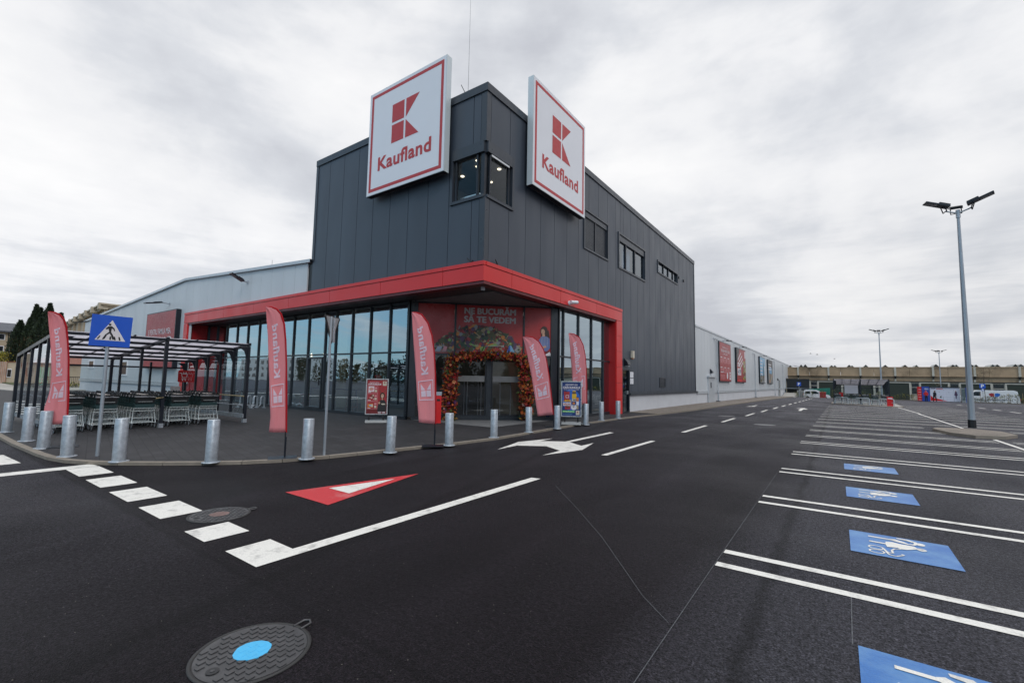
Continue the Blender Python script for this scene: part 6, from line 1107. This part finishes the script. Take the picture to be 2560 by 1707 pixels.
# birds
for i,(px,pz,py) in enumerate([(-3.9,7.6,100),(-2.9,7.4,100),(-.35,6.6,100)]):
    t=thing('flying_bird',['leftmost dark bird flying above the factory roof','middle bird flying above the factory roof','lowest bird flying just above the factory roof'][i],'bird',(px,py,pz),R(20*i)); q=MB(); q.tube('black',[(-.16,0,0),(0,0,.02),(.14,0,0),(.2,0,.01)],[.015,.05,.035,.01],n=6); q.quad('black',[(-.02,0,.02),(.05,0,.02),(.0,.3,.14),(-.05,.28,.13)]); q.quad('black',[(-.02,0,.02),(.05,0,.02),(.0,-.3,.14),(-.05,-.28,.13)]); q.build('body',t,local=True)
# ------------------------------------------------------------------ far left
t=thing('beige_hall','tall beige hall with moulded cornice and narrow slit windows behind the store','building',(-106.7,23.7,0)); a=Vector((-106.7,23.7,0)); b=Vector((-165,28.7,0)); dv=(b-a).normalized(); nv=Vector((dv.y,-dv.x,0)); nv=-nv if nv.y>0 else nv
FB=lambda u,z,c=0.:a+dv*u+nv*c+Vector((0,0,z))
q=MB(); q.box('beige_wall',(0,0,-30),(58,13.2,0),FB); q.box('white_plinth',(0,0,.0),(58,1.2,.12),FB); q.build('wall',t)
q=MB(); q.box('cream_wall',(-.6,13.2,-30.6),(58.5,13.55,.5),FB); q.box('beige_wall',(-.9,13.55,-31),(58.8,13.8,.8),FB); q.box('cream_wall',(-1.1,13.8,-31),(59,14.05,1.05),FB)
q.build('cornice',t)
for k in range(7):
    q=MB(); q.box('beige_wall',(k*8-.4,0,.0),(k*8+.4,13.2,.45),FB); q.box('cream_wall',(k*8-.7,13.0,.0),(k*8+.7,14.12,1.3),FB); q.build('pilaster',t)
for k in range(6):
    for j in range(3): q=MB(); q.box('dark_window',(k*8+2+j*1.7,8.2,.0),(k*8+2.5+j*1.7,10.6,.03),FB); q.box('cream_wall',(k*8+1.9+j*1.7,8.05,.0),(k*8+2.6+j*1.7,8.2,.12),FB); q.build('window',t)
t=thing('apartment_block','beige apartment block with slate roof at the far left edge','building',(-125,10,0)); FA=lambda u,z,c=0.:Vector((-125+c,u,z)); q=MB(); q.box('beige_wall',(-12,0,-12),(15.0,9.0,0),FA); q.box('iron_dark',(14.1,0,0),(14.2,9,.12),FA); q.build('wall',t); q=MB(); q.add([(-124.2,-12.5,8.8),(-124.2,15.6,8.8),(-131,15.6,11.0),(-131,-12.5,11.0),(-138,15.6,8.8),(-138,-12.5,8.8),(-124.2,-12.5,9.05),(-124.2,15.6,9.05)],[(0,1,7,6),(6,7,2,3),(2,4,5,3),(1,4,2,7)],'slate_roof'); q.build('roof',t)
for u in(12.9,10.2,7.5):
    for z in(5.3,7.5):
        q=MB(); q.box('sign_white',(u-.1,z-.1,.0),(u+.85,z+1.0,.05),FA); w_=q.build('window',t); q=MB(); q.rect('dark_window',u,z,u+.75,z+.9,FA,.055); q.build('pane',w_)
q=MB(); q.box('sign_white',(14.4,4,.0),(14.95,8.7,.05),FA); w_=q.build('window',t); q=MB(); [q.rect('dark_window',14.45,4.1+k*1.15,14.9,5.1+k*1.15,FA,.055) for k in range(4)]; q.build('pane',w_)
t=thing('garden_wall','pinkish brick wall at the far left edge below the yellow bush','wall',(-90,5,0)); q=MB(); q.box('red_brick',(-91,-10,.1),(-90,10.35,2.95)); q.build('bricks',t)
t=thing('garden_house','small cream house end with one window between brick wall and conifers','building',(-91,11,0)); q=MB(); q.box('cream_wall',(-96,10.36,.1),(-90.2,12.2,2.9)); q.box('tile_roof',(-96,10.36,2.9),(-90.1,12.2,3.0)); q.build('wall',t); q=MB(); q.box('sign_white',(-90.2,10.42,.85),(-90.14,10.85,2.0)); w_=q.build('window',t); q=MB(); q.box('dark_window',(-90.14,10.47,.95),(-90.12,10.8,1.9)); q.build('pane',w_)
t=thing('kiosk_house','low building with brown tile roof and green-lit glazed door seen through the shelter','building',(-71,11,0)); q=MB(); q.prism('beige_wall',[(-70,9.3),(-70,14),(-78,15.6),(-78,10.5)],.1,2.6); q.build('wall',t); q=MB(); q.add([(-69.6,9.05,2.62),(-69.6,14.4,2.62),(-73.5,14.8,3.75),(-73.5,9.75,3.75),(-78,15.8,2.65),(-78,10.3,2.65)],[(0,1,2,3),(2,4,5,3),(0,3,5),(1,4,2),(0,5,4,1)],'tile_roof'); q.build('roof',t)
q=MB(); q.box('inner_green',(-70,10.2,.1),(-69.95,11.2,2.2)); q.box('sign_white',(-69.95,10.25,.9),(-69.93,11.1,1.0)); q.box('sign_white',(-69.95,10.65,.15),(-69.93,10.7,2.2)); q.build('door',t); q=MB(); q.box('dark_window',(-70,9.15,1.2),(-69.96,10.0,2.1)); q.build('window',t); q=MB(); q.box('dark_window',(-70,11.4,1.2),(-69.96,12.4,2.1)); q.build('window',t)  # green light from indoors put into the door as emission
def conifer(x,y,h,r,label,n=5200):
    t=thing('conifer',label,'tree',(x,y,0),0,'dark conifers at the far left'); q=MB(); q.tube('bark',[(x,y,0),(x,y,h*.8)],[.22,.05],n=7); q.build('trunk',t); q=MB(); ph=rg.random()*6
    prof=lambda f:r*.82*(.62+.5*math.sin(PI*min(1,f*.95+.12))**.7)*(1 if f<.72 else max(.06,1-((f-.72)/.28)**2.2))
    for k in range(9):   # inner mass
        pass
    q.lathe('leaf_dark',[(prof(f)*.74,.3+f*(h-.5)) for f in [i/14 for i in range(15)]],(x,y,0),n=14,smooth=False)
    for i in range(n):
        f=rg.random()**.85; a=rg.random()*2*PI; lob=1+.16*math.sin(a*3+ph+f*9)+.12*math.sin(a*7+f*23+ph); rr=prof(f)*lob*(.82+.25*rg.random()); z=.25+f*(h-.35)
        p=Vector((x+rr*math.cos(a),y+rr*math.sin(a),z)); d=Vector((math.cos(a)*.5,math.sin(a)*.5,.9))+Vector((rg.gauss(0,.3),rg.gauss(0,.3),0)); d.normalize(); s=d.cross(Vector((rg.gauss(0,1),rg.gauss(0,1),rg.gauss(0,.3)))).normalized()
        leaf(q,rg.choice(['leaf_dark']*5+['leaf_mid','leaf_mid']+(['leaf_brown'] if f<.7 else [])),p,.22+.2*rg.random(),.07,d,s)
    q.build('crown',t)
for x,y,h,r,l in [(-96,11.9,9.0,.95,'leftmost and shorter dark conifer in the cluster'),(-95,12.75,9.4,.8,'second dark conifer from the left, slightly taller'),(-97,13.5,11.6,.75,'tall dark conifer with a pointed crown, left of the pair of peaks'),(-98,14.1,11.3,.62,'slim pointed conifer squeezed beside the tall one'),(-97,14.9,12.0,1.0,'tallest dark conifer with a broad top, behind the first flag'),(-92,13.4,9.3,1.0,'brownish conifer at the front of the cluster'),(-91,14.2,9.6,.9,'front conifer partly behind the first flag'),(-97,16.2,10.7,.8,'rightmost conifer peeking out right of the first flag')]: conifer(x,y,h,r,l)
t=thing('yellow_bush','bright yellow green bush above the brick wall at the far left','bush',(-92,9.9,0)); q=MB(); bush(q,-92,9.9,2.2,1.3,2.0,900,['leaf_yellow','leaf_yellow','leaf_mid'],.2); q.build('foliage',t); q=MB(); [q.tube('bark',[(-92,9.9,0),(-92+.3*k,9.9+.4*k,3.2)],.05,n=4) for k in(-1,0,1)]; q.build('stem',t)
t=thing('metal_fence','dark metal fence with plants beyond the trolley shelter','fence',(-68,13.5,0)); q=MB(); 
for k in range(34): q.tube('iron_dark',[(-66,10.5+k*.14,.1),(-66,10.5+k*.14,1.25)],.018,n=4)
q.box('iron_dark',(-66.02,10.4,1.15),(-65.98,15.3,1.22)); q.build('railing',t); q=MB(); q.box('concrete',(-66.1,8.5,.1),(-65.9,15.3,.3)); q.build('footing',t)
q=MB()
for k in range(14): bush(q,-64.5,9.2+k*.42,.15,.6,.45,90,['leaf_mid','leaf_brown','leaf_yellow'],.10)
tag(q.build('hedge_plants'),'low mixed plants along the fence beyond the trolley shelter','ground cover',kind='stuff')
# wood behind the photographer: only seen mirrored in the shop glass
q=MB()
for i in range(150):
    x=-150+i*1.9+rg.gauss(0,.6); y=-60+rg.gauss(0,3); h=4.5+3.5*rg.random(); q.tube('bark',[(x,y,0),(x,y,h*.8)],.12,n=4)
    for k in range(150):
        a=rg.random()*6.28; u=rg.random(); rr=(1.9 if i%3 else 1.3)*rg.random()**.5*(1-.55*u); p=Vector((x+rr*math.cos(a),y+rr*math.sin(a),.5+u*(h-.5))); d=Vector((rg.gauss(0,1),rg.gauss(0,1),rg.gauss(.3,1))).normalized(); s=d.orthogonal().normalized(); leaf(q,rg.choice(['leaf_dark','leaf_mid','leaf_brown']),p,.55,.28,d,s)
tag(q.build('distant_trees'),'line of autumn trees mirrored in the shop glass','trees',kind='stuff')
t=thing('mirrored_building','low reddish building mirrored in the side glass','building',(50,60,0)); q=MB(); q.box('red_brick',(48,30,0),(60,110,4.2)); q.box('cream_wall',(47.8,29.8,4.2),(60.2,110.2,4.6)); q.build('wall',t)
for k in range(12): q=MB(); q.box('dark_window',(47.95,33+k*6,.8),(48,36.5+k*6,3.2)); q.build('window',t)
t=thing('mirrored_flats','pale flats mirrored in the cafe glass','building',(-200,-75,0)); q=MB(); q.box('sign_edge',(-230,-88,0),(-172,-75,9.5)); q.build('wall',t)
for k in range(9):
    for j in range(3): q=MB(); q.box('dark_window',(-227+k*6,-75,1.2+j*2.9),(-224+k*6,-74.95,2.7+j*2.9)); q.build('window',t)

# ------------------------------------------------------------------ sky, sun, camera
w=bpy.data.worlds.new('World'); sc.world=w; w.use_nodes=True; N=w.node_tree.nodes; L=w.node_tree.links; bg=N['Background']
SE,SR=R(34),R(118)
sky=N.new('ShaderNodeTexSky'); sky.sky_type='NISHITA'; sky.sun_disc=False; sky.sun_elevation=SE; sky.sun_rotation=SR; sky.air_density=1.2; sky.dust_density=1.; sky.ozone_density=1.5
tc=N.new('ShaderNodeTexCoord'); sx=N.new('ShaderNodeSeparateXYZ'); L.new(tc.outputs['Generated'],sx.inputs[0])
def mth(op,a,b=None,c=None,clamp=False):
    n=N.new('ShaderNodeMath'); n.operation=op; n.use_clamp=clamp
    for i,x in enumerate((a,b,c)):
        if x is None: continue
        if isinstance(x,(int,float)): n.inputs[i].default_value=x
        else: L.new(x,n.inputs[i])
    return n.outputs[0]
def mr(x,a,b,c,d):
    n=N.new('ShaderNodeMapRange'); L.new(x,n.inputs[0]); n.interpolation_type='SMOOTHSTEP'
    for i,v in enumerate((a,b,c,d)): n.inputs[i+1].default_value=v
    return n.outputs[0]
zc=mth('MAXIMUM',sx.outputs[2],.0); den=mth('ADD',zc,.16); X=mth('DIVIDE',sx.outputs[0],den); Y=mth('DIVIDE',sx.outputs[1],den)
cb=N.new('ShaderNodeCombineXYZ'); L.new(X,cb.inputs[0]); L.new(Y,cb.inputs[1])
def noise(scale,det,rough,rot,sc3,dist=0.,off=(0,0,0)):
    mp=N.new('ShaderNodeMapping'); mp.inputs['Rotation'].default_value=(0,0,rot); mp.inputs['Scale'].default_value=sc3; mp.inputs['Location'].default_value=off; L.new(cb.outputs[0],mp.inputs[0]); n=N.new('ShaderNodeTexNoise'); n.inputs['Scale'].default_value=scale; n.inputs['Detail'].default_value=det; n.inputs['Roughness'].default_value=rough; n.inputs['Distortion'].default_value=dist; L.new(mp.outputs[0],n.inputs['Vector']); return n.outputs[0]
def dn(scale,det,rough,sc3,off,dist=.3):
    mp=N.new('ShaderNodeMapping'); mp.inputs['Scale'].default_value=sc3; mp.inputs['Location'].default_value=off; L.new(tc.outputs['Generated'],mp.inputs[0]); n=N.new('ShaderNodeTexNoise'); n.inputs['Scale'].default_value=scale; n.inputs['Detail'].default_value=det; n.inputs['Roughness'].default_value=rough; n.inputs['Distortion'].default_value=dist; L.new(mp.outputs[0],n.inputs['Vector']); return n.outputs[0]
n1=dn(1.9,5,.5,(1,1,1.5),(3.1,1.2,0)); n2=dn(4.2,6,.56,(1,1,1.9),(1,5,2),.15); n3=dn(6,5,.6,(1,1,7.),(4,4,1),.3)
n3=mth('ADD',mth('MULTIPLY',mth('SUBTRACT',n3,.5),mr(sx.outputs[2],.05,.35,2.2,.3)),.5)
f=mth('ADD',mth('MULTIPLY',n1,.52),mth('ADD',mth('MULTIPLY',n2,.32),mth('MULTIPLY',n3,.16)))
ramp=N.new('ShaderNodeValToRGB'); L.new(f,ramp.inputs[0]); e=ramp.color_ramp; e.elements[0].position=.36; e.elements[0].color=(*lin((200,203,211)),1); e.elements[1].position=.60; e.elements[1].color=(*lin((252,252,253)),1); m=e.elements.new(.445); m.color=(*lin((220,223,229)),1); e.elements.new(.51).color=(*lin((240,241,244)),1)
# brighter towards the left horizon (-x), greyer and bluer towards the far right
az=mr(sx.outputs[0],-1.,.35,1.07,.86); lowz=mr(sx.outputs[2],.0,.45,1.,0.)
k=mth('ADD',mth('MULTIPLY',mth('SUBTRACT',az,1.),lowz),1.)
sc_=N.new('ShaderNodeVectorMath'); sc_.operation='SCALE'; L.new(ramp.outputs[0],sc_.inputs[0]); L.new(k,sc_.inputs['Scale'])
hg=N.new('ShaderNodeVectorMath'); hg.operation='SCALE'; L.new(sc_.outputs[0],hg.inputs[0]); zen=mr(sx.outputs[2],.66,.95,10.,21.); L.new(zen,hg.inputs['Scale'])   # background strength is 0.1
# breaks in the cloud behind the photographer
clr_=mr(sx.outputs[1],-.10,-.45,0.,1.); nb=noise(1.3,5,.6,R(80),(1,.35,1),.4); brk=mth('MULTIPLY',clr_,mr(nb,.42,.62,1.,.35)); low=mr(sx.outputs[2],.55,.85,1.,0.); brk=mth('MULTIPLY',brk,low)
blue=N.new('ShaderNodeVectorMath'); blue.operation='MULTIPLY_ADD'; L.new(sky.outputs[0],blue.inputs[0]); blue.inputs[1].default_value=(.55,.62,.72); blue.inputs[2].default_value=(1.9,3.9,5.3)
mx=N.new('ShaderNodeMix'); mx.data_type='RGBA'; L.new(brk,mx.inputs[0]); L.new(hg.outputs[0],mx.inputs[6]); L.new(blue.outputs[0],mx.inputs[7])
# darker violet-grey bank to the right of the picture
bank=mr(sx.outputs[0],.45,.8,0.,.62); m2=N.new('ShaderNodeMix'); m2.data_type='RGBA'; L.new(mth('MULTIPLY',bank,mr(sx.outputs[2],.6,.9,1.,0.)),m2.inputs[0]); L.new(mx.outputs[2],m2.inputs[6]); m2.inputs[7].default_value=(2.0,2.15,3.1,1)
L.new(m2.outputs[2],bg.inputs[0]); bg.inputs[1].default_value=.1
sl=bpy.data.lights.new('sun','SUN'); sl.energy=.9; sl.angle=R(22); sl.color=(1,.96,.9); so=bpy.data.objects.new('sun',sl); col.objects.link(so)
# Nishita: sun_rotation measured clockwise from +Y
sd=Vector((math.sin(SR)*math.cos(SE),math.cos(SR)*math.cos(SE),math.sin(SE))); so.rotation_euler=sd.to_track_quat('Z','Y').to_euler()
cam=bpy.data.cameras.new('camera'); cam.lens=16; cam.sensor_width=36; cam.clip_end=2000; cam.clip_start=.05; co=bpy.data.objects.new('camera',cam); col.objects.link(co)
yaw,pit,rol=R(35.5675),R(4.87915),R(1.05298); cy,sy,cp,sp=math.cos(yaw),math.sin(yaw),math.cos(pit),math.sin(pit)
fw=Vector((-sy*cp,cy*cp,sp)); r0=Vector((cy,sy,0)); u0=r0.cross(fw); rr=r0*math.cos(rol)+u0*math.sin(rol); uu=u0*math.cos(rol)-r0*math.sin(rol)
mtx=Matrix((rr,uu,-fw)).transposed().to_4x4(); mtx.translation=(0,0,1.7); co.matrix_world=mtx; sc.camera=co
sc.view_settings.view_transform='Standard'; sc.view_settings.look='None'; sc.view_settings.exposure=0; sc.view_settings.gamma=1
sc.render.engine='CYCLES'; sc.cycles.max_bounces=8; sc.cycles.transparent_max_bounces=24; sc.cycles.glossy_bounces=4; sc.cycles.diffuse_bounces=3; sc.cycles.sample_clamp_indirect=4
